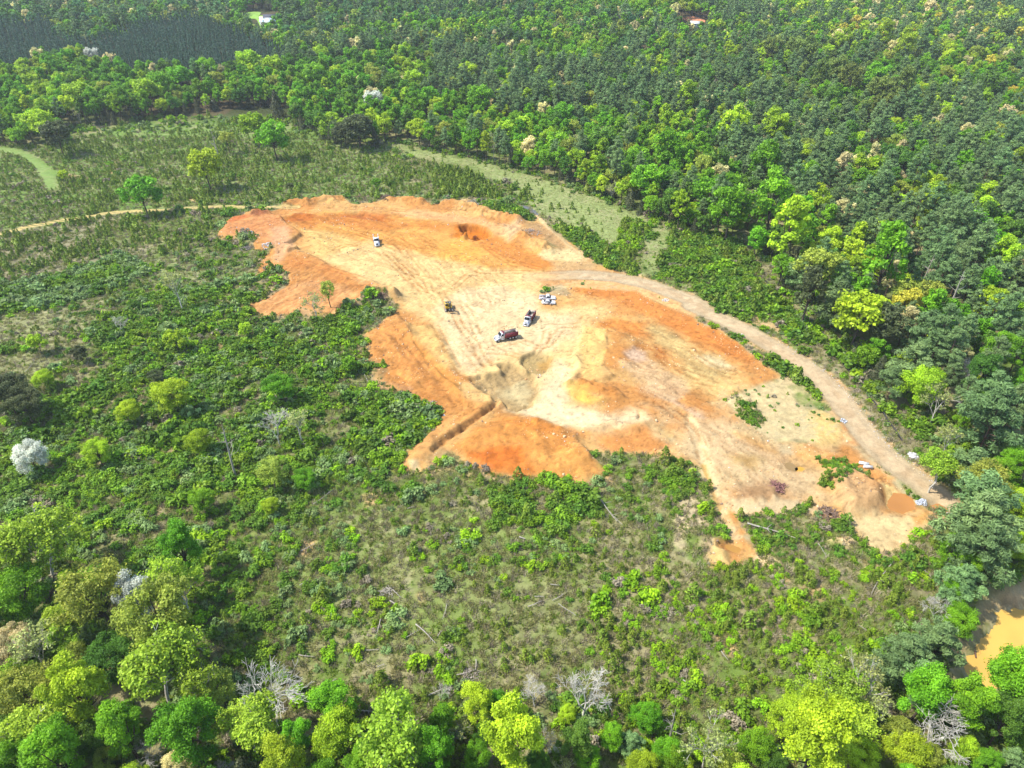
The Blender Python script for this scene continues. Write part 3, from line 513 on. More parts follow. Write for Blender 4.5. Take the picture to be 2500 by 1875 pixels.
def pine(seed, H=20, R=3.3, nb=6, lev=9, nl=46, size=.42, asp=.3, base=.46):
    r = np.random.default_rng(seed); A = Acc(); B = Acc(); lean = np.array([r.uniform(-.4, .4), r.uniform(-.4, .4), 0])
    for i in range(lev):
        t = i/(lev-1); z = H*(base+(.97-base)*t); L = R*(.62+.6*t)*(1-t**2.2)*1.12+.35
        for k in range(max(2, int(nb*(1-.45*t)))):
            an = r.random()*6.28; l = L*r.uniform(.7, 1.15)
            for q in (.5, .95) if l > 1.2 else (.7,):
                c = lean*t+np.array([math.cos(an)*l*q, math.sin(an)*l*q, z+.12*l*q+r.normal()*.25]); v, f = clump(r, c, r.uniform(.62, .98), int(nl*r.uniform(.7, 1.3)), size, .55, .5, asp); A.add(v, f, np.clip(.55*r.random()+.45*r.random(len(f)), 0, 1))
            if nl > 25:
                v, f = tube([lean*t+[0, 0, z-.3], lean*t+[math.cos(an)*l, math.sin(an)*l, z+.1*l]], [.06, .02], 3); B.add(v, f)
    v, f = tube([[0, 0, -1], [0, 0, H*.4], lean*.7+[0, 0, H*.75], lean+[0, 0, H*.98]], H*np.array([.012, .009, .006, .001]), 6); B.add(v, f); return A, B
def cone_tree(seed, H=9, R=2.5, n=2600, size=.24, pw=.8, asp=.4):
    r = np.random.default_rng(seed); A = Acc(); B = Acc(); t = r.random(n)**1.25*.97+.02; an = r.random(n)*6.28; lump = 1+.2*np.sin(an*3+t*9+seed)+.15*np.sin(an*5-t*14)
    rad = R*(1-t)**pw*lump*(.62+.42*r.random(n)); p = np.stack([np.cos(an)*rad, np.sin(an)*rad, H*t], 1); nr = unit(np.stack([np.cos(an), np.sin(an), .7+0*an], 1)*.8+r.normal(size=(n, 3))*.5)
    v, f = leaves(r, p, nr, size, asp); A.add(v, f, np.clip(.5*r.random(n)+.25+.25*np.sin(an*3+t*20), 0, 1)); v, f = tube([[0, 0, -.5], [0, 0, H*.9]], [H*.018, .02], 5); B.add(v, f); return A, B
def bare(seed, H=13, spread=.55, depth=5, rad=.26, kids=(3, 4), tips=None, first=.38):
    r = np.random.default_rng(seed); B = Acc(); T_ = []
    def grow(p, d, l, ra, dep):
        q = p+d*l*.5+r.normal(size=3)*l*.04; e = q+unit(d+r.normal(size=3)*.13)*l*.5
        v, f = tube([p, q, e], [ra, ra*.8, max(ra*.6, .022)], 5 if dep > 3 else 3); B.add(v, f)
        if dep == 0: T_.append(e); return
        for k in range(r.integers(kids[0], kids[1]+1)):
            nd = unit(d+unit(r.normal(size=3))*spread*(1.0 if dep < depth else .8)+np.array([0, 0, .12])); o = p+(e-p)*r.uniform(.55, 1) if k else e
            grow(o, nd, l*r.uniform(.58, .82), max(ra*.56, .026), dep-1)
    grow(np.array([0, 0, -.6]), unit(np.array([r.normal()*.06, r.normal()*.06, 1])), H*first, rad, depth); return B, np.array(T_)
def sparse_tree(seed, H=13, **kw):
    B, tips = bare(seed, H, **kw); r = np.random.default_rng(seed); A = Acc()
    for p in tips:
        v, f = clump(r, p, .45, 7, .2); A.add(v, f, r.random(len(f)))
    return A, B
def bush(seed, R=1.2, H=1.3, ncl=7, nl=42, size=.17, asp=.6):
    r = np.random.default_rng(seed); A = Acc()
    for i in range(ncl):
        an = r.random()*6.28; q = R*r.random()**.6*.8; v, f = clump(r, np.array([math.cos(an)*q, math.sin(an)*q, H*r.uniform(.2, .75)*(1-.4*q/R)]), R*r.uniform(.3, .5), nl, size, .8, .4, asp); A.add(v, f, np.clip(.5*r.random()+.5*r.random(len(f)), 0, 1))
    return A
def tuft(seed, n=26, R=.6, h=.5):
    r = np.random.default_rng(seed); A = Acc(); an = r.random(n)*6.28; q = R*r.random(n)**.5; b = np.stack([np.cos(an)*q, np.sin(an)*q, 0*q], 1); tip = b+np.stack([r.normal(size=n)*.25, r.normal(size=n)*.25, h*(.5+r.random(n))], 1); s = np.stack([np.sin(an), -np.cos(an), 0*an], 1)*.07
    v = np.stack([b-s, b+s, tip], 1).reshape(-1, 3); A.add(v, np.arange(3*n).reshape(n, 3), r.random(n)); return A
SHAPES = {}
def shape(kind, lod, var):
    """-> dict(crown=Acc or None, trunk=Acc, D=crown width, hc=height of the crown's centre)"""
    key = (kind, lod, var)
    if key in SHAPES: return SHAPES[key]
    s = 100*var+7
    if kind == 'broad':
        P = [dict(H=14, R=4.8, hc=.55, rz=.43), dict(H=16, R=4.3, hc=.55, rz=.44), dict(H=12, R=5.0, hc=.53, rz=.45), dict(H=17, R=3.8, hc=.53, rz=.47)][var]
        q = [dict(ncl=56, nl=360, size=.158), dict(ncl=44, nl=86, size=.36), dict(ncl=26, nl=30, size=.70, limbs=False)][lod]; A, B = broad(s, **P, **q); r = dict(crown=A, trunk=B, D=2*P['R'], hc=P['H']*P.get('hc', .62))
    elif kind == 'olive':
        P = dict(H=15, R=5.2, hc=.62, rz=.33, rc=(.13, .24)); q = [dict(ncl=70, nl=120, size=.19), dict(ncl=54, nl=48, size=.32), dict(ncl=28, nl=20, size=.7, limbs=False)][lod]; A, B = broad(s+3, **P, **q); r = dict(crown=A, trunk=B, D=10.4, hc=9.3)
    elif kind == 'pine':
        P = [dict(H=20, R=3.7), dict(H=21.5, R=3.4, base=.5), dict(H=18, R=4.0, base=.4), dict(H=12, R=4.3, base=.28)][var % 4]; q = [dict(nl=110, size=.30, lev=10, nb=7), dict(nl=44, size=.44, nb=7), dict(nl=15, size=.76, asp=.42, lev=7, nb=6)][lod]; A, B = pine(s+11, **P, **q); r = dict(crown=A, trunk=B, D=2.15*P['R'], hc=P['H']*.74)
    elif kind == 'plant': A, B = cone_tree(s+5, 15, 1.5, 150, .62, .75, .3); r = dict(crown=A, trunk=B, D=3, hc=9)
    elif kind == 'cedar': A, B = cone_tree(s+5, 9, 2.5, [3000, 1500, 500][lod], [.22, .32, .55][lod], .62); r = dict(crown=A, trunk=B, D=4.6, hc=3.9)
    elif kind == 'bare': B, t = bare(s+1, [13, 12][var % 2], [.8, .95][var % 2], [5, 5, 4][lod], .19, kids=(3, 4), first=[.32, .26][var % 2]); r = dict(crown=None, trunk=B, D=9.5, hc=8.6)
    elif kind == 'sparse': A, B = sparse_tree(s+2, 13, spread=.6, depth=[4, 4, 3][lod], rad=.2); r = dict(crown=A, trunk=B, D=9.5, hc=9)
    elif kind == 'airy':
        B, tips = bare(s+4, 13, .62, [5, 4, 3][lod], .2, first=.3); r_ = np.random.default_rng(s); A = Acc()
        for p_ in tips:
            if r_.random() < [.9, .95, 1][lod]: v, f = clump(r_, p_, [.55, .75, 1.1][lod], [16, 26, 34][lod], [.17, .28, .5][lod]); A.add(v, f, np.clip(.5*r_.random()+.5*r_.random(len(f)), 0, 1))
        r = dict(crown=A, trunk=B, D=9.5, hc=9)
    elif kind == 'snag':
        r_ = np.random.default_rng(s); B = Acc(); lean = np.array([r_.uniform(-1, 1), r_.uniform(-1, 1), 0]); v, f = tube([[0, 0, -.5], lean*.4+[0, 0, 5], lean+[0, 0, 12]], [.26, .2, .05], 6); B.add(v, f)
        for k in range(11):
            h = r_.uniform(4.5, 11.6); an = r_.random()*6.28; l = (12.6-h)*.34*r_.uniform(.6, 1.3); p = lean*h/12+[0, 0, h]; v, f = tube([p, p+[math.cos(an)*l*.6, math.sin(an)*l*.6, .25*l], p+[math.cos(an+.3)*l, math.sin(an+.3)*l, .6*l]], [.07, .05, .02], 4); B.add(v, f)
        r = dict(crown=None, trunk=B, D=4, hc=9)
    if kind in ('bare', 'sparse', 'airy'):                              # measured, so that crowns get their true width
        vv = np.concatenate((r['crown'] or r['trunk']).v); top = vv[vv[:, 2] > 3]; r['D'] = 2*float(np.quantile(np.hypot(top[:, 0], top[:, 1]), .93)); r['hc'] = float(np.median(top[:, 2]))
    SHAPES[key] = r; return r
CLS = {'lime': 'broad', 'dark': 'broad', 'green': 'broad', 'dgreen': 'broad', 'yellow': 'broad', 'cream': 'broad', 'white': 'broad', 'vine': 'broad', 'bluegreen': 'broad', 'olive': 'olive', 'airy': 'airy', 'pine': 'pine', 'cedar': 'cedar', 'bare': 'bare', 'sparse': 'sparse', 'snag': 'snag', 'plant': 'plant'}
NVAR = {'broad': 4, 'olive': 2, 'airy': 3, 'pine': 3, 'cedar': 2, 'bare': 2, 'sparse': 2, 'snag': 2, 'plant': 2}
MESH = {}
def plant_mesh(cls, lod, var, part):
    key = (cls, lod, var, part)
    if key not in MESH:
        sh_ = shape(CLS[cls], lod, var); a = sh_[part]
        MESH[key] = a.mesh(part, (LM[cls] if part == 'crown' else {'pine': PINEBARK, 'bare': PALE, 'snag': DEAD, 'sparse': PALE, 'airy': PALE}.get(cls, BARK))) if a is not None else None
    return MESH[key]
# ------------------------------------------------------------------ trees that the photograph singles out: pixel of the crown's centre, its width, kind, name as a landmark
HERO = '''R7 110,640,320,green;200,330,360,airy;60,430,300,olive;560,600,400,olive,gold-green oak at the left edge;830,670,200,white,white blossoming crown at lower left;960,770,400,olive;900,1050,540,airy,broad lime tree at lower left;1060,560,260,airy;1090,350,220,green;170,860,300,sparse;70,930,230,cream,cream tree at the left edge
440,1040,220,olive;150,1190,320,olive;480,1230,290,lime;250,1400,310,airy;1120,1275,270,airy;1310,1170,230,olive;1580,1200,400,bare,big bare tree at lower left;1490,1450,290,airy;1130,1460,330,green;745,1460,240,green;520,1500,250,dgreen;870,1570,200,bare;1780,1490,170,green;2000,1270,230,green;2030,1470,270,lime;130,1610,220,green;370,1600,270,green;1090,1655,160,cream,cream crown at the bottom edge;1700,1650,260,lime;50,1430,220,dgreen;640,1630,160,olive;2160,1640,200,green
R8 500,1330,430,airy,tall lime tree at the bottom;690,1400,150,green;640,1580,230,green;385,1600,190,dark;800,1400,140,sparse;680,1210,110,bare;895,1290,190,lime;1030,1290,140,green;1130,1320,110,green;1105,1500,320,lime;900,1595,160,green;960,1450,130,dgreen;1250,1220,180,bare;1540,1260,310,bare,big bare tree at bottom centre;1310,1500,150,bare;1500,1500,200,dgreen;1440,1340,100,lime;1700,1480,140,green;1910,1360,170,green,lone green tree at bottom right;1560,1610,160,green;1830,1490,150,pine;2040,1560,160,green;2080,1380,110,snag;1900,1635,180,lime;2130,1645,130,lime;1250,1640,150,dgreen;1420,1640,170,sparse
R9 340,1480,340,sparse;610,1530,190,green;790,1370,210,lime;960,1530,370,lime,wide lime crown at lower right;1240,1360,230,airy;1070,1240,260,airy;1290,1110,300,sparse,pale half-bare tree beside the pines;1350,1250,200,sparse;1520,950,330,pine,big pine by the orange pond;1720,880,270,pine;1590,1120,260,pine;1710,690,150,bare,small bare tree by the pond;1800,610,130,green;1840,760,180,green,green tree left of the pond;1660,1370,340,bare,bare grey tree at lower right;1620,1230,300,green;1860,1300,230,green;1500,1590,250,lime;1480,1450,190,olive;2140,1165,340,green,bushy tree below the pond;2160,1200,200,green;1850,1560,150,lime;1980,1630,150,green;2100,1380,220,dgreen;2185,1440,130,green;2150,1600,170,pine;1850,510,240,pine;1790,350,150,green;1990,330,350,pine,round pine by the sand fan;1990,130,420,pine;1890,470,120,green;2170,330,160,lime;1230,1590,210,lime;700,1620,150,dgreen;1640,1600,170,olive;100,1600,160,green;420,1640,180,olive
R6 1240,410,330,lime,yellow-lime crown over the wood edge;1510,370,180,yellow,golden yellow tree in the pines;1370,130,260,green,big green tree at wood edge;1160,60,170,lime;970,140,240,olive;870,120,160,pine;1590,860,220,lime,lime tree by the lower road;1720,900,200,sparse;1890,770,190,bare,grey bare tree in the pines;1940,860,140,lime;1870,220,120,lime;1815,250,110,snag,tall white snag in the pines;2000,350,200,lime,lime crown with white branches;1990,400,100,bare;1540,230,120,lime;1810,450,120,green;1960,520,140,green;2070,650,190,green;2110,890,120,green;1720,1310,190,airy,slender tree at the road's end;1640,110,90,snag,white snag at upper wood edge;2050,1390,190,green;1380,500,200,dark;920,310,150,dark;2050,1010,350,pine;1930,1290,250,pine;1990,1500,400,pine,big pine beside the road's end;1560,660,250,pine;1650,470,250,pine;1110,290,230,pine;1440,790,170,pine;1780,1130,150,sparse;760,140,110,green;2180,1010,120,bare
R4 1020,900,200,lime,lime tree on the left slope;185,1270,180,white,white tree on the left slope;40,900,240,dark;150,960,200,dark;1670,850,170,green;1050,570,120,lime;770,990,130,lime;580,1240,150,lime;1650,1060,190,bare,bare tree on the left slope;1780,1010,160,sparse;1040,200,150,sparse;1190,1180,140,lime;1350,1180,110,snag,dark pole on the left slope;1620,1340,170,olive;1210,1530,140,green;1620,1560,100,lime;260,800,110,lime;225,590,100,lime;2100,720,90,green;1830,1400,130,green;1470,500,80,lime;1880,310,150,sparse,thin tree below the orange wing;1970,290,110,olive;480,650,90,dark;940,790,90,dark;700,470,90,bare
R1 1230,1000,280,lime,round tree in the upper field;1640,840,220,green;1520,760,150,lime;1360,830,90,olive;240,740,270,lime,lime tree at left field edge;340,820,160,dark;380,1050,60,lime;1990,720,90,lime;2150,780,190,dark;1890,720,110,dgreen;2040,810,100,dark;1660,640,110,cedar;470,570,300,lime;700,600,220,green;960,520,160,green;880,560,150,lime;1080,470,130,green;1250,430,130,green;1490,370,150,lime;1640,420,130,lime;1880,470,140,green;550,340,90,white,white blossom behind left tree row;660,370,80,cream;1250,615,50,white;1640,215,70,cream,cream tree below the white house;1740,1120,40,dark;1290,830,60,snag,broken trunk in the upper field;850,1160,200,green
R2 545,780,130,lime,lime tree on long field edge;270,610,120,white,white tree behind the field edge;910,610,230,green;390,510,120,dgreen;510,500,120,lime;180,770,160,dark;100,800,110,dark;1390,870,170,green;1410,700,140,green;1500,830,130,sparse;1660,870,180,dgreen;1910,1090,230,green;960,810,80,sparse;840,850,100,lime;1060,800,120,lime;2050,960,170,green;290,1100,60,green;1240,760,60,cream;1250,800,70,pine;2160,590,110,lime;1850,960,140,green;830,440,220,lime;1300,640,100,dgreen;790,790,80,lime;1080,180,50,cream
R3 1130,1270,110,cream,cream crown over the wood edge;800,1410,250,lime,lime tree over the wood edge;950,1400,120,olive;320,1170,230,green;450,1270,230,green;700,1220,200,green;480,770,180,lime,tall lime tree above the wood edge;190,600,110,lime;720,760,150,lime;1060,620,110,dgreen;1320,470,140,green;1090,440,170,vine;990,480,150,vine;1170,480,140,vine;900,330,110,vine;1990,530,130,dgreen;380,1060,90,cream;1000,1180,70,snag;1690,720,70,bare;1120,260,90,lime;1370,230,120,lime;1500,290,110,lime;1280,130,60,cream;1320,40,70,cream;1640,70,70,cream;1810,150,60,cream;2000,400,60,yellow;2140,560,60,yellow;80,900,180,green;650,1010,180,green;830,300,120,vine;700,300,120,vine;1330,560,170,vine;1480,550,150,vine;1160,640,130,vine;2170,230,60,yellow;2100,110,110,lime;1050,20,120,lime'''
trees = []     # dicts: cls, x, y, D, lod, var, name
def in_poly(P, x, y): return sd_poly(P, x, y) > 0
prs = random.Random(5)
reg_ = None
for line in HERO.split('\n'):
    head, rest = line.split(' ', 1) if line[0] == 'R' else (reg_, line); reg_ = head
    for it in rest.split(';'):
        q = it.split(','); px, py = S(head, float(q[0]), float(q[1])); cls = q[3]; w_ = float(q[2])*REG[head][2]
        var = prs.randrange(NVAR[CLS[cls]]) if cls != 'pine' else 3; var = 2 if CLS[cls] == 'broad' and head in ('R1', 'R2', 'R4') else var; sh_ = shape(CLS[cls], 2, var); sc = 1.0
        for _ in range(6):
            x, y, z = at(px, py, sh_['hc']*sc); zc = proj(x, y, z+sh_['hc']*sc)[2]; sc = np.clip(1.12*w_*zc/FPX/sh_['D'], .25, 1.8)
        trees.append(dict(cls=cls, x=float(x), y=float(y), s=float(sc), var=var, name=','.join(q[4:]) or None, hero=True))
# ------------------------------------------------------------------ the woods: filled round them
CLEAR = ground_pts('''R1 -600,880 0,880 100,890 300,900 430,770 620,760 800,740 950,710 1250,675 1500,655 1720,660 1760,770 1850,800 1980,890 2212,895
 R2 300,885 400,860 600,910 800,945 1000,1000 1200,1055 1350,1095 1550,1155 1650,1210 1800,1270 2000,1340 2100,1410 R3 300,1450 500,1510 700,1600 R6 690,170 790,280 880,400 1000,500 1090,630 1160,730 1310,850 1410,980 1510,1080 1630,1190 1810,1400 1850,1480 1800,1600
 R9 1780,130 1830,260 1700,400 1650,520 1660,700 1640,900 1500,1200 1300,1420 900,1560 620,1820 0,1930 R8 1900,1830 1300,1830 800,1830 300,1800 0,1690 R7 2000,1790 1700,1690 1300,1540 1150,1180 1000,920 800,720 500,580 200,580 0,620 -700,700''')
POND = ground_pts('R9 2600,400 2212,500 2000,600 1920,700 1840,850 1760,980 1750,1120 1860,1220 1950,1260 2060,1220 2212,1250 2700,1300')
YARD = [ground_pts(s_) for s_ in ('S 575,62 600,26 690,26 690,75 660,95 640,100 590,90', 'S 1636,62 1650,40 1690,34 1738,48 1738,98 1700,104 1650,98', 'S 1540,110 1560,95 1615,125 1620,160 1570,150')]
PLANTP = pts('R1 -300,125 0,130 320,110 330,190 400,230 560,222 870,130 1150,80 1380,150 1700,280 1740,350 1400,385 900,405 700,390 560,330 500,300 250,310 100,395 -300,400')
PINEZ = [pts(s_) for s_ in ('D 1060,115 1300,135 1500,60 1700,110 1900,150 2300,200 2300,1000 2080,860 1900,640 1680,480 1540,290 1280,240 1080,240 1050,190', 'D 870,100 1070,110 1080,200 900,190 830,170', 'R2 480,280 700,200 780,380 650,480 480,470', 'D 1450,60 1650,50 1750,100 1600,130 1480,110', 'R1 1700,280 1850,250 2050,260 2000,370 1750,380', 'R3 0,0 700,0 750,250 300,500 0,560')]
LIMEZ = pts('D 1750,20 2300,20 2300,110 2000,140 1780,110'); VINEZ = pts('R3 250,330 700,260 1250,260 1350,400 1750,560 1650,640 1150,700 800,620 560,500 420,480')
BLUEZ = pts('D -100,-80 1150,-80 1150,40 700,60 300,110 -100,90'); BOTZ = pts('S -300,1300 600,1300 900,1600 1700,1650 2150,1450 2800,1300 2800,2300 -300,2300')
MIXES = {'pine': 'pine 70 green 9 lime 7 dgreen 5 olive 4 bare 1 sparse 2 cream 2', 'belt': 'green 36 lime 24 dgreen 14 pine 14 olive 5 cream 4 sparse 3', 'lime': 'lime 26 green 22 olive 12 pine 22 cream 9 bare 5 yellow 4', 'vine': 'vine 40 green 16 dgreen 20 pine 18 lime 6', 'blue': 'bluegreen 26 dgreen 22 green 20 pine 20 cream 3 sparse 3 olive 6',
         'bottom': 'lime 16 green 22 dgreen 16 olive 14 airy 14 sparse 8 bare 4 cedar 6', 'mix': 'lime 20 green 34 olive 6 dgreen 14 cream 2 sparse 2 bluegreen 4 pine 18', 'edge': 'cedar 24 green 30 dgreen 18 lime 16 pine 8 sparse 4'}
MIXES = {k: (v.split()[::2], np.cumsum([float(a) for a in v.split()[1::2]])) for k, v in MIXES.items()}
gridc = {}
def free(x, y, d):
    i, j = int(x//8), int(y//8)
    for a in (-1, 0, 1):
        for b in (-1, 0, 1):
            for (u, v, e) in gridc.get((i+a, j+b), ()):
                if (u-x)**2+(v-y)**2 < (.5*(d+e))**2: return False
    return True
def put(x, y, d): gridc.setdefault((int(x//8), int(y//8)), []).append((x, y, d))
for t_ in trees: put(t_['x'], t_['y'], shape(CLS[t_['cls']], 2, t_['var'])['D']*t_['s']*.72)
st = 3.3; cx, cy = np.meshgrid(np.arange(-720, 720, st), np.arange(20, 960, st)); cx = cx.ravel()+rng.uniform(-1.5, 1.5, cx.size); cy = cy.ravel()+rng.uniform(-1.5, 1.5, cy.size)
cz = T(cx, cy); ppx, ppy, pzc = proj(cx, cy, cz+10); k_ = (ppx > -160) & (ppx < 2660) & (ppy > -110) & (ppy < 2200)
cx, cy, ppx, ppy = cx[k_], cy[k_], ppx[k_], ppy[k_]
dcl = sd_poly(CLEAR, cx, cy); k_ = (dcl < -1.0) & (sd_poly(POND, cx, cy) < 1)
for yd in YARD: k_ &= sd_poly(yd, cx, cy) < 3
cx, cy, ppx, ppy, dcl = cx[k_], cy[k_], ppx[k_], ppy[k_], dcl[k_]
zone = np.full(len(cx), 'mix', dtype=object); zone[in_poly(BLUEZ, ppx, ppy)] = 'blue'
for p_ in PINEZ: zone[in_poly(p_, ppx, ppy)] = 'pine'
zone[in_poly(LIMEZ, ppx, ppy)] = 'lime'; zone[in_poly(VINEZ, ppx, ppy)] = 'vine'; zone[in_poly(BOTZ, ppx, ppy)] = 'bottom'; zone[(dcl > -34) & (cy > 175) & (ppx > 1150)] = 'belt'; zone[(dcl > -9) & (cy > 150)] = 'edge'; zone[in_poly(PLANTP, ppx, ppy)] = 'plant'
patch = fbm(cx/45, cy/45, 201, 2); patch2 = fbm(cx/38, cy/60, 207, 3)
order = rng.permutation(len(cx)); nfill = 0; plantation = []
for i in order:
    z_ = zone[i]; x, y = cx[i], cy[i]
    if z_ == 'plant':
        if free(x, y, 2.6): put(x, y, 2.6); plantation.append((x, y))
        continue
    names, cum = MIXES['belt' if z_ == 'pine' and patch2[i] > .57 else z_]; u = np.clip(.45*rng.random()+.55*np.clip((patch[i]-.25)/.5, 0, 1), 0, .999) if z_ == 'mix' else rng.random()
    cls = names[int(np.searchsorted(cum, u*cum[-1], side='right'))]; var = int(rng.integers(NVAR[CLS[cls]])); s_ = float(rng.uniform(.66, 1.18)) if z_ != 'edge' else float(rng.uniform(.7, 1.1))
    if z_ == 'bottom': s_ *= .82
    if cls == 'pine': s_ *= float(rng.uniform(.8, 1.15))
    D = shape(CLS[cls], 2, var)['D']*s_
    d = D*(.66 if CLS[cls] in ('broad', 'olive', 'bare', 'sparse', 'airy') else .66)
    if free(x, y, d): put(x, y, d); trees.append(dict(cls=cls, x=float(x), y=float(y), s=s_, var=var, name=None, hero=False))
for t_ in trees:
    t_['z'] = float(zat(t_['x'], t_['y'])) if t_['y'] < 480 else float(T(t_['x'], t_['y'])); sh_ = shape(CLS[t_['cls']], 2, t_['var'])
    u, v, zc = proj(t_['x'], t_['y'], t_['z']+sh_['hc']*t_['s']); t_['app'] = sh_['D']*t_['s']*FPX/float(zc); t_['px'], t_['py'], t_['zc'] = float(u), float(v), float(zc)
    t_['lod'] = 0 if zc < 210 else (1 if zc < 560 else 2)
    t_['vis'] = -40 < u < 2540 and -40 < v < 1915+.0*zc
KIND = {'lime': 'broadleaf_tree', 'dark': 'broadleaf_tree', 'green': 'broadleaf_tree', 'dgreen': 'broadleaf_tree', 'yellow': 'broadleaf_tree', 'vine': 'broadleaf_tree', 'bluegreen': 'broadleaf_tree', 'olive': 'broadleaf_tree', 'airy': 'broadleaf_tree', 'cream': 'blossom_tree', 'white': 'blossom_tree', 'pine': 'pine_tree', 'cedar': 'cedar_tree', 'bare': 'bare_tree', 'sparse': 'bare_tree', 'snag': 'dead_tree'}
CATS = {'broadleaf_tree': 'broadleaf tree', 'blossom_tree': 'blossoming tree', 'pine_tree': 'pine tree', 'cedar_tree': 'cedar tree', 'bare_tree': 'bare tree', 'dead_tree': 'dead tree'}
LIMIT = {'broadleaf_tree': 296, 'pine_tree': 296, 'cedar_tree': 200, 'blossom_tree': 120, 'bare_tree': 150, 'dead_tree': 50}
indiv, rest = [], []
for kn in LIMIT:
    L_ = sorted([t for t in trees if KIND[t['cls']] == kn], key=lambda t: -t['app']*(1 if t['vis'] else .01)-(1e4 if t['name'] else 0)); indiv += L_[:LIMIT[kn]]; rest += L_[LIMIT[kn]:]
rest += [t for t in indiv if not t['vis']]; indiv = [t for t in indiv if t['vis']]
for t_ in indiv:
    root = empty(KIND[t_['cls']], (t_['x'], t_['y'], t_['z']), rng.uniform(0, 6.28)); zs = t_['s']*rng.uniform(.92, 1.1); t_['obj'] = root
    for part in ('trunk', 'crown'):
        me = plant_mesh(t_['cls'], t_['lod'], t_['var'], part)
        if me is None: continue
        o = bpy.data.objects.new(part, me); COL.objects.link(o); o.parent = root
    root.scale = (t_['s'], t_['s'], zs)
# ------------------------------------------------------------------ stuff: instances on points (geometry nodes)
def scatter(name, protos, pos, idx, rot, scl, label=None):
    pc = bpy.data.collections.new(name+'_source')
    for i, me in enumerate(protos):
        o = bpy.data.objects.new('%03d_plant' % i, me); pc.objects.link(o)
    o = link_mesh(name, np.asarray(pos, np.float32), [], None, attrs=None) if False else None
    me = bpy.data.meshes.new(name); me.vertices.add(len(pos)); me.vertices.foreach_set('co', np.asarray(pos, np.float32).ravel())
    for k, typ, val in (('pick', 'INT', np.asarray(idx, np.int32)), ('turn', 'FLOAT', np.asarray(rot, np.float32)), ('size', 'FLOAT', np.asarray(scl, np.float32))):
        a = me.attributes.new(k, typ, 'POINT'); a.data.foreach_set('value', val)
    o = bpy.data.objects.new(name, me); COL.objects.link(o); o['kind'] = 'stuff'
    g = bpy.data.node_groups.new(name, 'GeometryNodeTree'); g.interface.new_socket('Geometry', in_out='INPUT', socket_type='NodeSocketGeometry'); g.interface.new_socket('Geometry', in_out='OUTPUT', socket_type='NodeSocketGeometry')
    n = g.nodes; L = g.links; gi = n.new('NodeGroupInput'); go = n.new('NodeGroupOutput'); ip = n.new('GeometryNodeInstanceOnPoints'); ci = n.new('GeometryNodeCollectionInfo')
    ci.inputs['Collection'].default_value = pc; ci.inputs['Separate Children'].default_value = True; ci.inputs['Reset Children'].default_value = True
    def na(nm, typ):
        q = n.new('GeometryNodeInputNamedAttribute'); q.data_type = typ; q.inputs['Name'].default_value = nm; return q.outputs['Attribute']
    cxyz = n.new('ShaderNodeCombineXYZ'); L.new(na('turn', 'FLOAT'), cxyz.inputs[2]); er = n.new('FunctionNodeEulerToRotation'); L.new(cxyz.outputs[0], er.inputs[0])
    L.new(gi.outputs[0], ip.inputs['Points']); L.new(ci.outputs[0], ip.inputs['Instance']); ip.inputs['Pick Instance'].default_value = True
    L.new(na('pick', 'INT'), ip.inputs['Instance Index']); L.new(er.outputs[0], ip.inputs['Rotation']); L.new(na('size', 'FLOAT'), ip.inputs['Scale']); L.new(ip.outputs[0], go.inputs[0])
    md = o.modifiers.new('scatter', 'NODES'); md.node_group = g
    return o
def joined(cls, lod, var):
    key = (cls, lod, var, 'both')
    if key not in MESH:
        sh_ = shape(CLS[cls], lod, var); A = Acc(); nf = 0
        for part in ('trunk', 'crown'):
            a = sh_[part]
            if a is None: continue
            for v, f, t in zip(a.v, a.f, a.tone): A.v.append(v); A.f.append(f-0+nf if False else f+nf); A.tone.append(t)
            nf += a.n
        me = A.mesh(cls, BARK); me.materials.clear(); me.materials.append({'pine': PINEBARK, 'bare': PALE, 'snag': DEAD, 'sparse': PALE, 'airy': PALE}.get(cls, BARK))
        if sh_['crown'] is not None:
            me.materials.append(LM[cls]); nt_ = sum(len(f) for f in sh_['trunk'].f); mi = np.zeros(len(me.polygons), np.int32); mi[nt_:] = 1; me.polygons.foreach_set('material_index', mi)
        MESH[key] = me
    return MESH[key]
def scatter_trees(name, L_, label):
    keys = sorted({(t['cls'], t['lod'], t['var']) for t in L_}); ki = {k: i for i, k in enumerate(keys)}
    o = scatter(name, [joined(*k) for k in keys], [(t['x'], t['y'], t['z']) for t in L_], [ki[(t['cls'], t['lod'], t['var'])] for t in L_], rng.uniform(0, 6.28, len(L_)), [t['s'] for t in L_]); tag(o, label, 'woodland')
pw_ = [t for t in rest if t['cls'] == 'pine']; bw_ = [t for t in rest if t['cls'] != 'pine']
scatter_trees('pine_wood', pw_, 'dark pine wood covering the far hillsides beyond the nearer rows'); scatter_trees('broadleaf_wood', bw_, 'mixed spring green broadleaf wood covering the far land')
pl = np.array(plantation); o = scatter('pine_plantation', [joined('plant', 2, 0), joined('plant', 2, 1)], np.c_[pl, T(pl[:, 0], pl[:, 1])], rng.integers(0, 2, len(pl)), rng.uniform(0, 6.28, len(pl)), rng.uniform(.75, 1.1, len(pl)))
tag(o, 'even dark blue-green pine plantation at upper left', 'plantation')
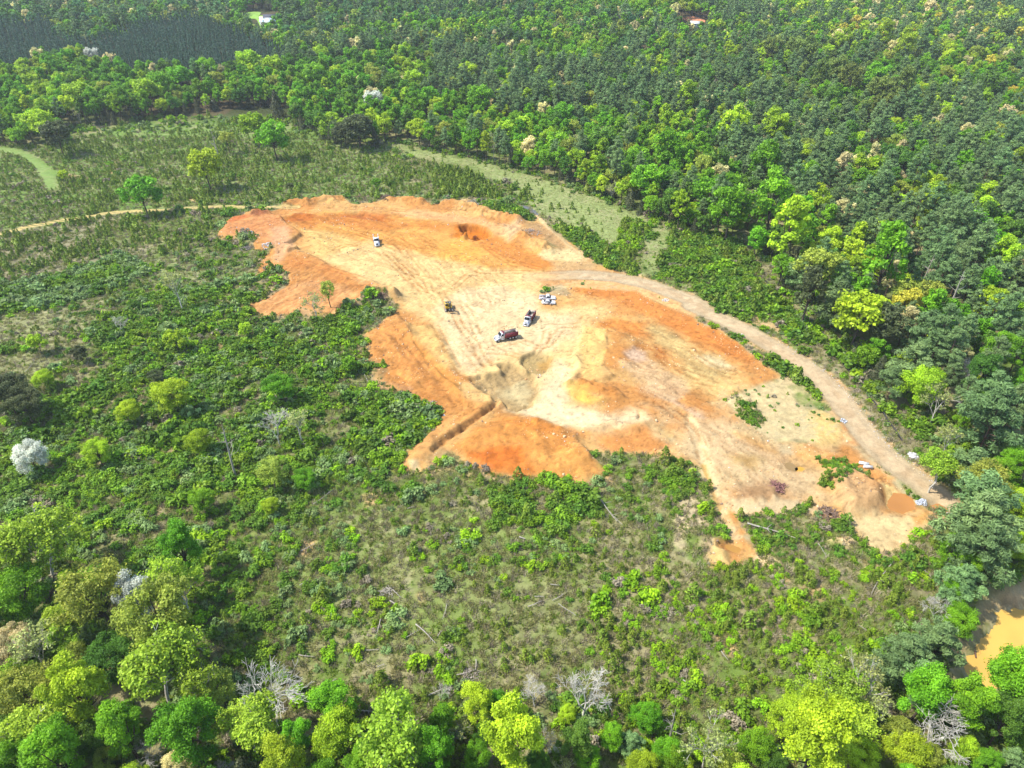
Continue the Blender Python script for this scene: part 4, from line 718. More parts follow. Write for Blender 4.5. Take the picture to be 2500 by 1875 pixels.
# ------------------------------------------------------------------ scrub of the clearing: shrubs, young pines, grass
st = 1.1; cx, cy = np.meshgrid(np.arange(-345, 205, st), np.arange(38, 470, st)); cx = cx.ravel()+rng.uniform(-.6, .6, cx.size); cy = cy.ravel()+rng.uniform(-.6, .6, cy.size)
ppx, ppy, _ = proj(cx, cy, 0*cx); k_ = (ppx > -60) & (ppx < 2560) & (ppy > 200) & (ppy < 1990); cx, cy, ppx, ppy = cx[k_], cy[k_], ppx[k_], ppy[k_]
k_ = (sd_poly(CLEAR, cx, cy) > np.where(cy < 135, -60, np.where(cy < 300, -16, -6))); cx, cy, ppx, ppy = cx[k_], cy[k_], ppx[k_], ppy[k_]
soilv = soil.reshape(NY, NX); gi_ = np.clip(np.searchsorted(gx, cx)-1, 0, NX-1); gj_ = np.clip(np.searchsorted(gy, cy)-1, 0, NY-1); sv = soilv[gj_, gi_]
nA = fbm(cx/10, cy/10, 301, 3); nB = fbm(cx/3.5, cy/3.5, 302, 2); nC = fbm(cx/22, cy/22, 303, 2)
dens = .10+.55*smooth(.50, .62, .6*nA+.4*nB); mixz = np.zeros(len(cx), int)           # which mixture
SM = ['bush 20 dbush 24 bluebush 12 limebush 10 seedling 20 drybush 14', 'bush 40 dbush 26 bluebush 14 limebush 14 drybush 6', 'bluebush 46 dbush 26 bush 28', 'seedling 74 dbush 10 bush 8 drybush 8', 'seedling 52 limebush 16 bush 18 drybush 8 dbush 6', 'bush 36 dbush 34 seedling 14 limebush 10 drybush 6']
SM = [(m.split()[::2], np.cumsum([float(a) for a in m.split()[1::2]])) for m in SM]
bigf = np.ones(len(cx))
def zone_s(spec, base, gain, mi, big=1.0, lo=.42, hi=.56, feather=4):
    P = ground_pts(spec); m = sd_poly(P, cx, cy)+6*(nA-.5)*2 > 0; dens[m] = (base+gain*smooth(lo, hi, .55*nA+.45*nB))[m]; mixz[m] = mi; bigf[m] = big
zone_s('R1 -400,900 300,880 800,720 1700,660 2212,900 R2 500,1000 600,1190 0,1190 R1 1900,1200 1300,1230 700,1260 300,1330 -400,1420', .10, .42, 3, .75, .42, .58)
zone_s('R1 1050,690 1500,650 1720,660 1760,760 1850,800 1700,800 1300,740 900,800 600,800 800,740', .06, .2, 0)
zone_s('R1 -400,1460 600,1300 1300,1300 1300,1450 900,1600 R4 900,180 400,200 -300,330', .05, .42, 3, .9, .46, .6)
zone_s('R4 -100,230 300,190 560,110 740,60 880,80 900,170 640,290 300,370 -100,440', .4, .5, 2, 1.2, .3, .45)
zone_s('R4 -200,450 300,370 650,300 640,480 420,700 150,860 -200,760', .04, .22, 0, .8, .52, .62)
zone_s('R4 880,80 1500,30 1550,160 1500,260 1100,320 900,300', .08, .5, 0, 1, .48, .58)
zone_s('R4 620,470 900,290 1280,230 1550,300 1480,390 1620,430 1840,400 1990,440 2080,370 2212,420 2212,900 2130,1000 1900,1000 2000,1300 2212,1500 R7 1600,640 1250,520 820,560 320,260 0,120 R4 -100,1180 230,960 620,760', .22, .55, 1, 1.05, .40, .56)
zone_s('SC 0,560 330,780 640,800 900,1000 1030,1040 860,1240 700,1400 400,1500 0,1300', .3, .6, 1, 1.1, .36, .5)
zone_s('R8 -100,-50 1300,100 1750,500 1650,1000 900,1150 100,1150 -200,600', .05, .50, 0, .85, .49, .60)
zone_s('R8 850,560 1500,480 1750,150 1900,250 1950,900 1700,1200 900,1150', .05, .30, 3, .8, .48, .62)
zone_s('R5 860,1390 1600,1400 1700,1659 1000,1659', .2, .6, 5, 1.2, .4, .55)
zone_s('R9 60,420 480,480 800,390 1290,320 1640,420 1600,660 1380,900 1150,1180 900,1500 500,1700 -100,1500 -400,1000 -200,500', .12, .55, 4, .85, .42, .58)
zone_s('SE 0,460 230,540 420,1000 480,1280 300,1300 150,900 0,1000', .25, .5, 5, .9, .42, .56)
zone_s('SE 640,1060 930,1000 1250,1000 1600,1200 1900,1300 2212,1500 1700,1600 1300,1450 900,1500 700,1280', .07, .55, 5, .75, .46, .6)
zone_s('R2 0,890 200,940 650,960 930,1080 1040,1180 700,1190 560,1195 300,1150 0,1120', .08, .5, 3, .8, .44, .58)
zone_s('R2 650,1000 850,1010 1040,1180 690,1180', .75, .2, 3, 1.1, .3, .4); zone_s('R2 1040,1100 1150,1120 1140,1190 1070,1190', .7, .2, 3, 1, .3, .4); zone_s('R2 1180,1120 1320,1130 1220,1200 1150,1200', .55, .2, 3, 1, .3, .4)
zone_s('R2 380,860 800,945 1200,1055 1650,1210 2000,1340 2080,1400 1940,1350 1780,1400 1750,1480 1500,1400 1330,1310 1180,1130 1000,1080 600,980', .006, .09, 3, .7, .55, .66)
zone_s('SB 900,190 1050,225 1330,285 1450,300 1560,370 1570,430 1450,420 1250,370 1060,310', .45, .5, 5, 1.0, .35, .5)
zone_s('R2 1340,1330 1480,1370 1600,1400 1720,1520 1800,1600 1700,1610 1580,1580 1440,1460', .75, .2, 5, 1.0, .3, .42)
zone_s('R2 1780,1310 1930,1340 1890,1500 1870,1640 1760,1620 1740,1500', .6, .3, 4, .9, .36, .48); zone_s('R6 0,-240 120,-200 540,-20 700,200 900,440 990,560 900,590 860,500 700,500 480,410 300,320 100,210 -20,170 -60,-40', .45, .5, 5, 1.05, .38, .52)
zone_s('R6 800,460 980,480 1010,590 900,600 850,560', .9, .1, 1, 1.2, .3, .4)
zone_s('R6 560,0 700,190 880,400 1000,500 1060,640 960,470 800,360 640,180', .05, .15, 0, .8); zone_s('R6 950,640 1060,660 1350,1000 1600,1190 1560,1280 1300,1080 1050,760', .03, .14, 0, .7)
zone_s('R6 1060,600 1160,720 1310,850 1410,980 1520,1080 1640,1190 1560,1140 1400,1060 1270,900 1120,740', .5, .45, 1, 1.15, .35, .5)
zone_s('R6 520,560 650,640 780,780 900,850 1000,960 1070,1000 1050,900 900,790 780,670 640,600', .7, .3, 5, 1.0, .3, .45); zone_s('R6 90,340 200,390 330,450 310,470 200,420', .35, .4, 5, .5)
zone_s('R6 400,920 560,960 660,1050 600,1100 500,1030', .6, .3, 5, .8); zone_s('R6 890,990 960,1050 950,1070 900,1030', .7, .2, 5, .6); zone_s('R6 640,1140 740,1190 730,1200 660,1170', .8, .1, 5, .5); zone_s('R6 960,1270 1150,1280 1180,1380 1080,1480 1000,1440 1040,1360 970,1310', .55, .4, 5, .7); zone_s('R6 1160,1290 1240,1310 1320,1430 1200,1400', .9, .1, 1, .8)
zone_s('R6 1080,1030 1110,1050 1120,1100', .8, .2, 1, .6); zone_s('R9 1500,280 1750,120 1830,260 1720,400 1640,520 1480,380', .2, .6, 5, 1.0)
zone_s('R6 640,840 760,800 900,850 1000,960 1080,1010 1130,1110 1130,1180 850,1190 720,1190 600,1110 660,1050 560,950 450,920', .012, .07, 0, .5)
zone_s('R6 400,920 560,960 660,1050 600,1100 500,1030', .5, .4, 5, .7)
zone_s('R2 2000,1330 2080,1410 1990,1650 1880,1660 1900,1480', .03, .1, 0, .6)
zone_s('R6 700,500 900,700 1060,900 1250,1080 1420,1280 1560,1400 1640,1330 1600,1190 1350,1000 1060,660 950,640 850,600', .03, .14, 0, .6)
zone_s('R5 1240,180 1310,255 1440,258 1850,290 1960,345 2212,450 2212,330 1950,240 1750,205 1500,190', .01, .04, 0, .4)
allow = sv < .45
for spec in ('R6 520,560 650,640 780,780 900,850 1000,960 1070,1000 1050,900 900,790 780,670 640,600', 'R6 400,920 560,960 660,1050 600,1100 500,1030', 'R6 890,990 960,1050 950,1070 900,1030', 'R6 640,1140 740,1190 730,1200 660,1170', 'R6 960,1270 1150,1280 1180,1380 1080,1480 1000,1440 1040,1360 970,1310', 'R6 1160,1290 1240,1310 1320,1430 1200,1400', 'R6 1080,1030 1110,1050 1120,1100', 'R6 90,340 200,390 330,450 310,470 200,420', 'SA 540,860 640,830 700,900 640,1000 580,950', 'SC 280,480 480,560 380,700 260,600', 'SE 640,1060 930,1000 1250,1000 1600,1200 1500,1250'):
    allow |= sd_poly(ground_pts(spec), cx, cy) > 0
droad2 = d_line(roadC, cx, cy); allow &= (droad2 > 4.6) & (d_line(trackC, cx, cy) > 2.6) & (d_line(grassC, cx, cy) > 2.6) & (d_line(pathC, cx, cy) > 2.2) & (sd_poly(POND, cx, cy) < 0)
for spec in ('SE 0,900 200,850 300,1000 380,1150 150,1300 200,1450 60,1480 -100,1200', 'SE 880,1490 1040,1500 1160,1560 1000,1659 880,1560', 'SE 1640,1340 1720,1250 1900,1290 1980,1380 1850,1420', 'SE 330,1500 410,1360 560,1460 570,1600 350,1640', 'R6 510,420 600,415 750,490 740,520 600,470'): dens[sd_poly(ground_pts(spec), cx, cy) > 0] *= .12
keep = allow & (rng.random(len(cx)) < dens); cx, cy, mixz, bigf, ppx, ppy = cx[keep], cy[keep], mixz[keep], bigf[keep], ppx[keep], ppy[keep]
kinds = np.empty(len(cx), object); loc_ = fbm(cx/8, cy/8, 310, 2)
for i in range(len(cx)):
    nm, cu = SM[mixz[i]]; u = np.clip(.5*rng.random()+.5*np.clip((loc_[i]-.25)/.5, 0, 1), 0, .999); kinds[i] = nm[int(np.searchsorted(cu, u*cu[-1], side='right'))]
ssz = bigf*np.clip(rng.lognormal(-.12, .42, len(cx)), .3, 2.6); cz = zat(cx, cy)
SH = {}
for k in ('bush', 'dbush', 'bluebush', 'limebush', 'drybush'):
    for v in range(3): SH[(k, v, 0)] = bush(500+v, 1.2, 1.35, 8, 40, .17).mesh(k, LM[k]); SH[(k, v, 1)] = bush(500+v, 1.2, 1.35, 7, 15, .29).mesh(k, LM[k])
for v in range(3): SH[('seedling', v, 0)] = cone_tree(600+v, 2.1, .85, 230, .2, .7, .35)[0].mesh('seedling', LM['seedling']); SH[('seedling', v, 1)] = cone_tree(600+v, 2.1, .85, 90, .32, .7, .4)[0].mesh('seedling', LM['seedling'])
zc_ = proj(cx, cy, cz)[2]; lod_ = (zc_ > 185).astype(int); var_ = rng.integers(0, 3, len(cx)); app = ssz*FPX/zc_
vis_ = (ppx > 20) & (ppx < 2480) & (ppy > 300) & (ppy < 1840)
shr = []                                        # the 300 shrubs and 300 young pines that show largest stand on their own
one = np.zeros(len(cx), bool)
for sel, nm, cap in ((kinds != 'seedling', 'shrub', 290), (kinds == 'seedling', 'young_pine', 290)):
    c = np.nonzero(sel & vis_)[0]; c = c[np.argsort(-app[c])][:cap]; one[c] = True
    for i in c:
        o = bpy.data.objects.new(nm, SH[(kinds[i], var_[i], lod_[i])]); COL.objects.link(o); o.location = (cx[i], cy[i], cz[i]-.05); o.scale = (ssz[i],)*3; o.rotation_euler = (0, 0, rng.uniform(0, 6.28)); shr.append(dict(obj=o, cls=kinds[i], kind=nm, x=cx[i], y=cy[i], z=cz[i], app=app[i], px=ppx[i], py=ppy[i]))
keys = sorted(SH); ki = {k: i for i, k in enumerate(keys)}; m = ~one
o = scatter('scrub', [SH[k] for k in keys], np.c_[cx, cy, cz-.05][m], [ki[(a, b, c)] for a, b, c in zip(kinds[m], var_[m], lod_[m])], rng.uniform(0, 6.28, m.sum()), ssz[m]); tag(o, 'low green scrub and pine seedlings spread over the cleared land', 'scrub')
print('SCRUB', len(cx), 'TREES', len(trees), 'INDIV', len(indiv), 'PLANT', len(plantation))
# grass tufts
ng = 90000; gx_, gy_ = rng.uniform(-340, 200, ng*3), rng.uniform(40, 430, ng*3); u_, v_, zz = proj(gx_, gy_, 0*gx_); kk = (u_ > -30) & (u_ < 2530) & (v_ < 1950) & (rng.random(ng*3) < np.clip(160/zz, 0, 1)) & (sd_poly(CLEAR, gx_, gy_) > -4)
gx_, gy_ = gx_[kk], gy_[kk]; sv = soilv[np.clip(np.searchsorted(gy, gy_)-1, 0, NY-1), np.clip(np.searchsorted(gx, gx_)-1, 0, NX-1)]; strip_ = ground_pts('R2 380,850 800,935 1200,1045 1650,1200 2080,1400 1940,1640 1880,1640 1900,1420 1760,1480 1500,1400 1330,1310 1180,1200 1000,1080 600,980'); kk = (sv < .3) & (d_line(roadC, gx_, gy_) > 4.5) & (sd_poly(POND, gx_, gy_) < -1); gx_, gy_ = gx_[kk], gy_[kk]
ins_ = sd_poly(strip_, gx_, gy_) > 0
TF = [tuft(700+v).mesh('grass', LM[k]) for v, k in enumerate(('grass', 'grass', 'seedling', 'drybush'))]
o = scatter('grass', TF, np.c_[gx_, gy_, zat(gx_, gy_)-.03], np.where(ins_, rng.integers(0, 2, len(gx_)), rng.integers(0, 4, len(gx_))), rng.uniform(0, 6.28, len(gx_)), rng.uniform(.6, 1.5, len(gx_))*np.where(ins_, .38, 1)); tag(o, 'dry olive grass tufts over the cleared land', 'grass')
# ------------------------------------------------------------------ things: builder
class MB:
    def __init__(s): s.v = []; s.f4 = []; s.f3 = []
    def quad(s, *p):
        n = len(s.v); s.v += [tuple(q) for q in p]; (s.f4 if len(p) == 4 else s.f3).append(tuple(range(n, n+len(p))))
    def box(s, x0, x1, y0, y1, z0, z1, tx=0, ty=0):                  # tx, ty: how much the top narrows at each end
        a = [(x0, y0, z0), (x1, y0, z0), (x1, y1, z0), (x0, y1, z0)]; b = [(x0+tx, y0+ty, z1), (x1-tx, y0+ty, z1), (x1-tx, y1-ty, z1), (x0+tx, y1-ty, z1)]; s.hexa(a, b)
    def hexa(s, a, b):
        n = len(s.v); s.v += a+b; s.f4 += [(n+3, n+2, n+1, n), (n+4, n+5, n+6, n+7)]+[(n+i, n+(i+1) % 4, n+4+(i+1) % 4, n+4+i) for i in range(4)]
    def prism(s, prof, y0, y1, inset=0.0, top=None):                   # side profile (x, z) extruded across y; points above top lean inwards
        n = len(s.v); m = len(prof)
        for y, sg in ((y0, 1), (y1, -1)):
            for x, z in prof: s.v.append((x, y+sg*(inset if top is not None and z > top else 0), z))
        c0 = len(s.v); cx_ = sum(p[0] for p in prof)/m; cz_ = sum(p[1] for p in prof)/m; s.v += [(cx_, y0+(inset*.5 if top is not None else 0), cz_), (cx_, y1-(inset*.5 if top is not None else 0), cz_)]
        for i in range(m):
            j = (i+1) % m; s.f4.append((n+i, n+j, n+m+j, n+m+i)); s.f3.append((n+j, n+i, c0)); s.f3.append((n+m+i, n+m+j, c0+1))
    def cyl(s, p, q, r, k=14, r2=None):
        p, q = Vector(p), Vector(q); d = (q-p).normalized(); a = d.orthogonal().normalized(); b = d.cross(a); n = len(s.v); r2 = r if r2 is None else r2
        for c, rr in ((p, r), (q, r2)):
            for i in range(k):
                t = i*2*math.pi/k; s.v.append(tuple(c+(a*math.cos(t)+b*math.sin(t))*rr))
        s.v += [tuple(p), tuple(q)]
        for i in range(k):
            j = (i+1) % k; s.f4.append((n+i, n+j, n+k+j, n+k+i)); s.f3.append((n+j, n+i, n+2*k)); s.f3.append((n+k+i, n+k+j, n+2*k+1))
    def build(s, name, mat, parent=None):
        fl = ([np.array(s.f4)] if s.f4 else [])+([np.array(s.f3)] if s.f3 else [])
        o = link_mesh(name, s.v, fl, mat, parent); return o
M = dict(white=plain_mat('white_paint', (0, 0, 0), .35, 0, .5), maroon=None)
def pm(n, c, rough=.5, metal=0, spec=.5, noise=0, scale=2): return plain_mat(n, c, rough, metal, spec, noise, scale, rawc=True)
M = dict(white=pm('white_paint', (.60, .61, .63), .4, spec=.3, noise=.05), maroon=pm('maroon_paint', (.16, .018, .028), .4, noise=.25), black=pm('black_rubber', (.022, .02, .02), .85), dark=pm('dark_steel', (.045, .042, .042), .6), glass=pm('dark_glass', (.018, .022, .028), .4, spec=.08), chrome=pm('bright_metal', (.62, .62, .63), .3, .7),
         grey=pm('dusty_steel', (.40, .35, .29), .75, noise=.3, scale=1), yellow=pm('machine_yellow', (.66, .42, .025), .5, noise=.15), track=pm('dusty_track', (.27, .22, .18), .85, noise=.3), lamp=pm('lamp_lens', (.75, .75, .7), .2), red=pm('red_lens', (.5, .02, .02), .3), rust=pm('dark_bed_liner', (.12, .085, .08), .8, noise=.3),
         concrete=pm('concrete', (.50, .49, .47), .9, noise=.15), fabric=pm('silt_fabric', (.028, .026, .025), .9), stake=pm('stake_wood', (.32, .24, .16), .9), roofblue=pm('pale_blue_metal_roof', (.42, .56, .66), .45), wallwhite=pm('white_siding', (.6, .61, .62), .7), roofdark=pm('dark_shingles', (.05, .055, .075), .9, noise=.2), beige=pm('beige_siding', (.72, .62, .46), .8), rock=pm('white_rock', (.42, .40, .38), .9, noise=.35, scale=1.5), rockblue=pm('grey_rock', (.34, .36, .40), .9, noise=.35, scale=2))
def wheel(parent, x, y, r, w, mat_rim='chrome', dual=False):
    t = MB(); t.cyl((x, y-w/2, r), (x, y+w/2, r), r, 20); o = t.build('wheel', M['black'], parent); sg = 1 if y > 0 else -1
    q = MB(); q.cyl((x, y+sg*(w/2-.03), r), (x, y+sg*(w/2+.012), r), r*.56, 14, r*.5); q.cyl((x, y+sg*(w/2), r), (x, y+sg*(w/2+.05), r), r*.2, 10); q.build('rim', M[mat_rim], o)
def part(name, mat, parent, fn):
    m = MB(); fn(m); return m.build(name, M[mat], parent)
def heading(a, b, reg):                                              # pixel of the rear and of the front on the ground
    (x0, y0, _), (x1, y1, _) = at(*S(reg, *a)), at(*S(reg, *b)); return float(x0), float(y0), float(x1), float(y1), math.atan2(y1-y0, x1-x0)
REG['V'] = (1170, 690, 240/2212); REG['E'] = (1040, 690, 120/2212); REG['W'] = (870, 540, 120/2212); REG['H'] = (560, 0, 200/2212); REG['K'] = (1580, 0, 200/2212); REG['Q'] = (2000, 1080, 360/2212)
def cab_unit(r, x0=1.0, wid=2.2):
    h = wid/2
    part('cab', 'white', r, lambda m: m.prism([(x0, 1.0), (x0, 2.8), (x0+.2, 3.0), (x0+1.05, 2.95), (x0+1.72, 2.05), (x0+1.75, 1.0)], -h, h, .13, 2.2))
    part('windshield', 'glass', r, lambda m: m.hexa([(x0+1.10, -h+.2, 2.9), (x0+1.70, -h+.12, 2.1), (x0+1.70, h-.12, 2.1), (x0+1.10, h-.2, 2.9)], [(x0+1.16, -h+.2, 2.92), (x0+1.78, -h+.12, 2.1), (x0+1.78, h-.12, 2.1), (x0+1.16, h-.2, 2.92)]))
    for s in (-1, 1):
        def win(m, s=s):
            yo, yi = s*(h+.012), s*(h-.11); m.hexa([(x0+.35, yo-.0*s, 2.08), (x0+1.45, yo, 2.08), (x0+1.0, yi+.03*s, 2.75), (x0+.35, yi+.03*s, 2.75)], [(x0+.35, yo+.02*s, 2.08), (x0+1.45, yo+.02*s, 2.08), (x0+1.0, yi+.05*s, 2.75), (x0+.35, yi+.05*s, 2.75)])
        part('side_window', 'glass', r, win)
        part('mirror', 'dark', r, lambda m, s=s: (m.box(x0+1.5, x0+1.6, s*(h+.12)-.1, s*(h+.12)+.1, 1.95, 2.5), m.box(x0+1.5, x0+1.55, min(s*h, s*(h+.1)), max(s*h, s*(h+.1)), 2.4, 2.44)))
        part('fender', 'white', r, lambda m, s=s: m.prism([(x0+1.65, .95), (x0+1.8, 1.25), (x0+2.3, 1.35), (x0+2.8, 1.2), (x0+3.2, .95), (x0+3.4, .7), (x0+3.15, .75), (x0+2.85, 1.02), (x0+2.3, 1.14), (x0+1.9, 1.05)], s*(h-.32)-.2, s*(h-.32)+.2+.12*s))
        part('headlight', 'lamp', r, lambda m, s=s: m.box(x0+3.42, x0+3.52, s*.82-.14, s*.82+.14, .95, 1.15))
        part('fuel_tank', 'chrome', r, lambda m, s=s: m.cyl((x0-.1, s*.86, .72), (x0+1.3, s*.86, .72), .3, 12))
    part('hood', 'white', r, lambda m: m.prism([(x0+1.74, .9), (x0+1.74, 2.02), (x0+3.1, 1.72), (x0+3.42, 1.5), (x0+3.46, .75)], -.86, .86, .22, 1.4))
    part('grille', 'dark', r, lambda m: m.box(x0+3.44, x0+3.5, -.45, .45, .85, 1.46)); part('hood_vent', 'dark', r, lambda m: m.hexa([(x0+3.06, -.4, 1.735), (x0+3.36, -.4, 1.57), (x0+3.36, .4, 1.57), (x0+3.06, .4, 1.735)], [(x0+3.07, -.4, 1.765), (x0+3.38, -.4, 1.59), (x0+3.38, .4, 1.59), (x0+3.07, .4, 1.765)]))
    part('bumper', 'chrome', r, lambda m: m.box(x0+3.4, x0+3.66, -1.12, 1.12, .42, .78)); wheel(r, x0+2.35, 1.0, .52, .34); wheel(r, x0+2.35, -1.0, .52, .34)
def dump_truck(x, y, rz, label):
    r = empty('dump_truck', (x, y, float(zat(x, y))), rz); tag(r, label, 'dump truck', 'dump trucks on the sand')
    part('chassis', 'dark', r, lambda m: (m.box(-4.5, 4.4, -.42, .42, .7, 1.02), m.box(-3.9, -.8, -.95, .95, .45, .6)))
    cab_unit(r, 1.0)
    for xx in (-1.3, -2.5, -3.7):
        for s in (-1, 1): wheel(r, xx, s*.92, .52, .56)
    def bed(m):
        m.box(-4.6, .8, -1.25, 1.25, 1.12, 1.22); m.box(-4.6, .8, -1.25, -1.17, 1.22, 2.62); m.box(-4.6, .8, 1.17, 1.25, 1.22, 2.62); m.box(.72, .8, -1.17, 1.17, 1.22, 2.95); m.box(-4.52, -4.6, -1.17, 1.17, 1.22, 2.62)
        for xx in np.linspace(-4.4, .6, 8):
            for s in (-1, 1): m.box(xx-.05, xx+.05, s*1.285-.035, s*1.285+.035, 1.15, 2.6)
    part('dump_bed', 'maroon', r, bed); part('bed_liner', 'grey', r, lambda m: (m.box(-4.5, .71, -1.16, 1.16, 1.225, 1.27), m.box(-4.5, .71, -1.165, -1.13, 1.27, 2.58), m.box(-4.5, .71, 1.13, 1.165, 1.27, 2.58), m.box(.68, .715, -1.13, 1.13, 1.27, 2.9), m.box(-4.515, -4.48, -1.13, 1.13, 1.27, 2.58)))
    part('top_rail', 'maroon', r, lambda m: (m.box(-4.62, .8, -1.31, -1.12, 2.622, 2.70), m.box(-4.62, .8, 1.12, 1.31, 2.622, 2.70))); part('cab_guard', 'maroon', r, lambda m: m.hexa([(.8, -1.2, 2.97), (1.75, -1.1, 3.12), (1.75, 1.1, 3.12), (.8, 1.2, 2.97)], [(.8, -1.2, 3.03), (1.75, -1.1, 3.18), (1.75, 1.1, 3.18), (.8, 1.2, 3.03)]))
    part('exhaust_stack', 'chrome', r, lambda m: m.cyl((.9, 1.05, 1.2), (.9, 1.05, 3.3), .07, 8)); part('brace', 'chrome', r, lambda m: (m.cyl((.6, -1.33, 2.5), (-2.2, -1.33, 1.2), .035, 5)))
    part('tail_light', 'red', r, lambda m: m.box(-4.66, -4.6, -.9, -.6, .85, 1.0)); return r
x0, y0, x1, y1, a = heading((790, 1245), (405, 1330), 'V')
n_ = np.array([-math.sin(a), math.cos(a)]); c_ = np.array([(x0+x1)/2, (y0+y1)/2])-n_*-1.0*1.05
print('TRUCK wheelbase', math.hypot(x1-x0, y1-y0), 'expect 7.0')
TR2 = dump_truck(c_[0]-.4, c_[1]+1.7, a, 'white dump truck with red-brown bed, turned side-on to the left, nearest the grey pit')
x0, y0, x1, y1, a = heading((1195, 815), (1070, 1000), 'V'); L1 = math.hypot(x1-x0, y1-y0); print('TRUCK1', L1)
TR1 = dump_truck(x1-math.cos(a)*4.2-.55, y1-math.sin(a)*4.2, a, 'white dump truck with red-brown bed, nose towards the viewer, nearest the two parked cars')
for q_ in (TR1, TR2): q_.scale = (.87, .94, .96)
# white service truck on the orange terrace
x0, y0, x1, y1, a = heading((880, 800), (945, 1165), 'W'); r = empty('service_truck', (x1-math.cos(a)*4.65, y1-math.sin(a)*4.65, float(zat(x1, y1))), a); tag(r, 'white bonneted truck with an open rear frame, alone on the orange terrace', 'truck')
part('chassis', 'dark', r, lambda m: m.box(-3.2, 4.4, -.42, .42, .7, 1.02)); cab_unit(r, 1.0)
for xx in (-1.2, -2.3):
    for s in (-1, 1): wheel(r, xx, s*.92, .52, .56, 'white')
part('bed_floor', 'dark', r, lambda m: m.box(-3.3, .75, -1.15, 1.15, 1.05, 1.18))
for s in (-1, 1): part('side_rail', 'white', r, lambda m, s=s: (m.box(-3.3, .2, s*1.0-.17, s*1.0+.17, 1.19, 1.62), m.box(-3.5, -3.1, s*1.0-.14, s*1.0+.14, 1.62, 2.6)))
part('headache_rack', 'dark', r, lambda m: (m.box(.55, .65, -1.1, 1.1, 1.2, 2.5))); part('hoist', 'chrome', r, lambda m: m.cyl((-2.8, 0, 1.2), (.4, 0, 1.7), .12, 8))
# pickup and sedan
def tyre4(r, xs, y, rr, w):
    for xx in xs:
        for s in (-1, 1): wheel(r, xx, s*y, rr, w)
x0, y0, x1, y1, a = heading((1425, 388), (1645, 392), 'V'); n_ = (-math.sin(a), math.cos(a)); r = empty('pickup_truck', ((x0+x1)/2+n_[0]*.9, (y0+y1)/2+n_[1]*.9, float(zat(x0, y0))), a); tag(r, 'white pickup truck with an open load bed, parked beside the white sedan', 'pickup truck')
part('body', 'white', r, lambda m: (m.prism([(-2.95, .5), (-2.95, 1.06), (.1, 1.06), (1.25, 1.12), (2.6, 1.02), (2.9, .85), (2.95, .45), (2.2, .38), (-2.2, .38)], -.98, .98, .05, 1.0), m.box(-2.95, -.5, -.98, -.88, 1.06, 1.32), m.box(-2.95, -.5, .88, .98, 1.06, 1.32), m.box(-2.95, -2.87, -.88, .88, 1.06, 1.32), m.box(-.58, -.5, -.88, .88, 1.06, 1.32)))
part('cab', 'white', r, lambda m: m.prism([(-.48, 1.06), (-.40, 1.78), (-.25, 1.86), (.62, 1.86), (1.25, 1.13)], -.94, .94, .16, 1.4)); part('bed_liner', 'rust', r, lambda m: m.box(-2.86, -.6, -.87, .87, 1.065, 1.09)); part('load', 'grey', r, lambda m: (m.box(-1.9, -1.4, -.7, -.3, 1.1, 1.3), m.box(-2.6, -2.3, 0, .4, 1.1, 1.25)))
part('windshield', 'glass', r, lambda m: m.hexa([(.66, -.74, 1.84), (1.22, -.86, 1.18), (1.22, .86, 1.18), (.66, .74, 1.84)], [(.69, -.74, 1.86), (1.27, -.86, 1.18), (1.27, .86, 1.18), (.69, .74, 1.86)]))
for s in (-1, 1): part('side_window', 'glass', r, lambda m, s=s: m.hexa([(-.3, s*.945, 1.16), (1.0, s*.945, 1.16), (.55, s*.80, 1.76), (-.25, s*.80, 1.76)], [(-.3, s*.965, 1.16), (1.0, s*.965, 1.16), (.55, s*.82, 1.76), (-.25, s*.82, 1.76)])); part('headlight', 'lamp', r, lambda m, s=s: m.box(2.84, 2.95, s*.78-.15, s*.78+.15, .72, .9)); part('tail_light', 'red', r, lambda m, s=s: m.box(-2.98, -2.94, s*.86-.1, s*.86+.1, .85, 1.25))
part('bumper', 'chrome', r, lambda m: (m.box(2.9, 3.05, -.95, .95, .4, .62), m.box(-3.08, -2.95, -.95, .95, .42, .6))); tyre4(r, (-1.85, 1.95), .86, .4, .27)
x0, y0, x1, y1, a = heading((1475, 498), (1642, 504), 'V'); n_ = (-math.sin(a), math.cos(a)); r = empty('sedan_car', ((x0+x1)/2+n_[0]*.85, (y0+y1)/2+n_[1]*.85, float(zat(x0, y0))), a); tag(r, 'white sedan car with its front door open, parked beside the pickup truck', 'car')
part('body', 'white', r, lambda m: m.prism([(-2.45, .45), (-2.42, .9), (-2.2, 1.0), (-1.5, 1.03), (1.0, 1.0), (2.1, .86), (2.4, .68), (2.45, .35), (1.9, .28), (-1.9, .28)], -.92, .92, .07, .8)); part('roof', 'white', r, lambda m: m.prism([(-1.75, 1.0), (-1.0, 1.42), (-.6, 1.48), (.15, 1.47), (1.05, 1.0)], -.86, .86, .18, 1.2))
part('windshield', 'glass', r, lambda m: m.hexa([(.2, -.66, 1.46), (1.0, -.82, 1.05), (1.0, .82, 1.05), (.2, .66, 1.46)], [(.22, -.66, 1.49), (1.06, -.82, 1.05), (1.06, .82, 1.05), (.22, .66, 1.49)])); part('rear_window', 'glass', r, lambda m: m.hexa([(-1.02, -.64, 1.425), (-1.68, -.8, 1.06), (-1.68, .8, 1.06), (-1.02, .64, 1.425)], [(-1.04, -.64, 1.455), (-1.74, -.8, 1.06), (-1.74, .8, 1.06), (-1.04, .64, 1.455)]))
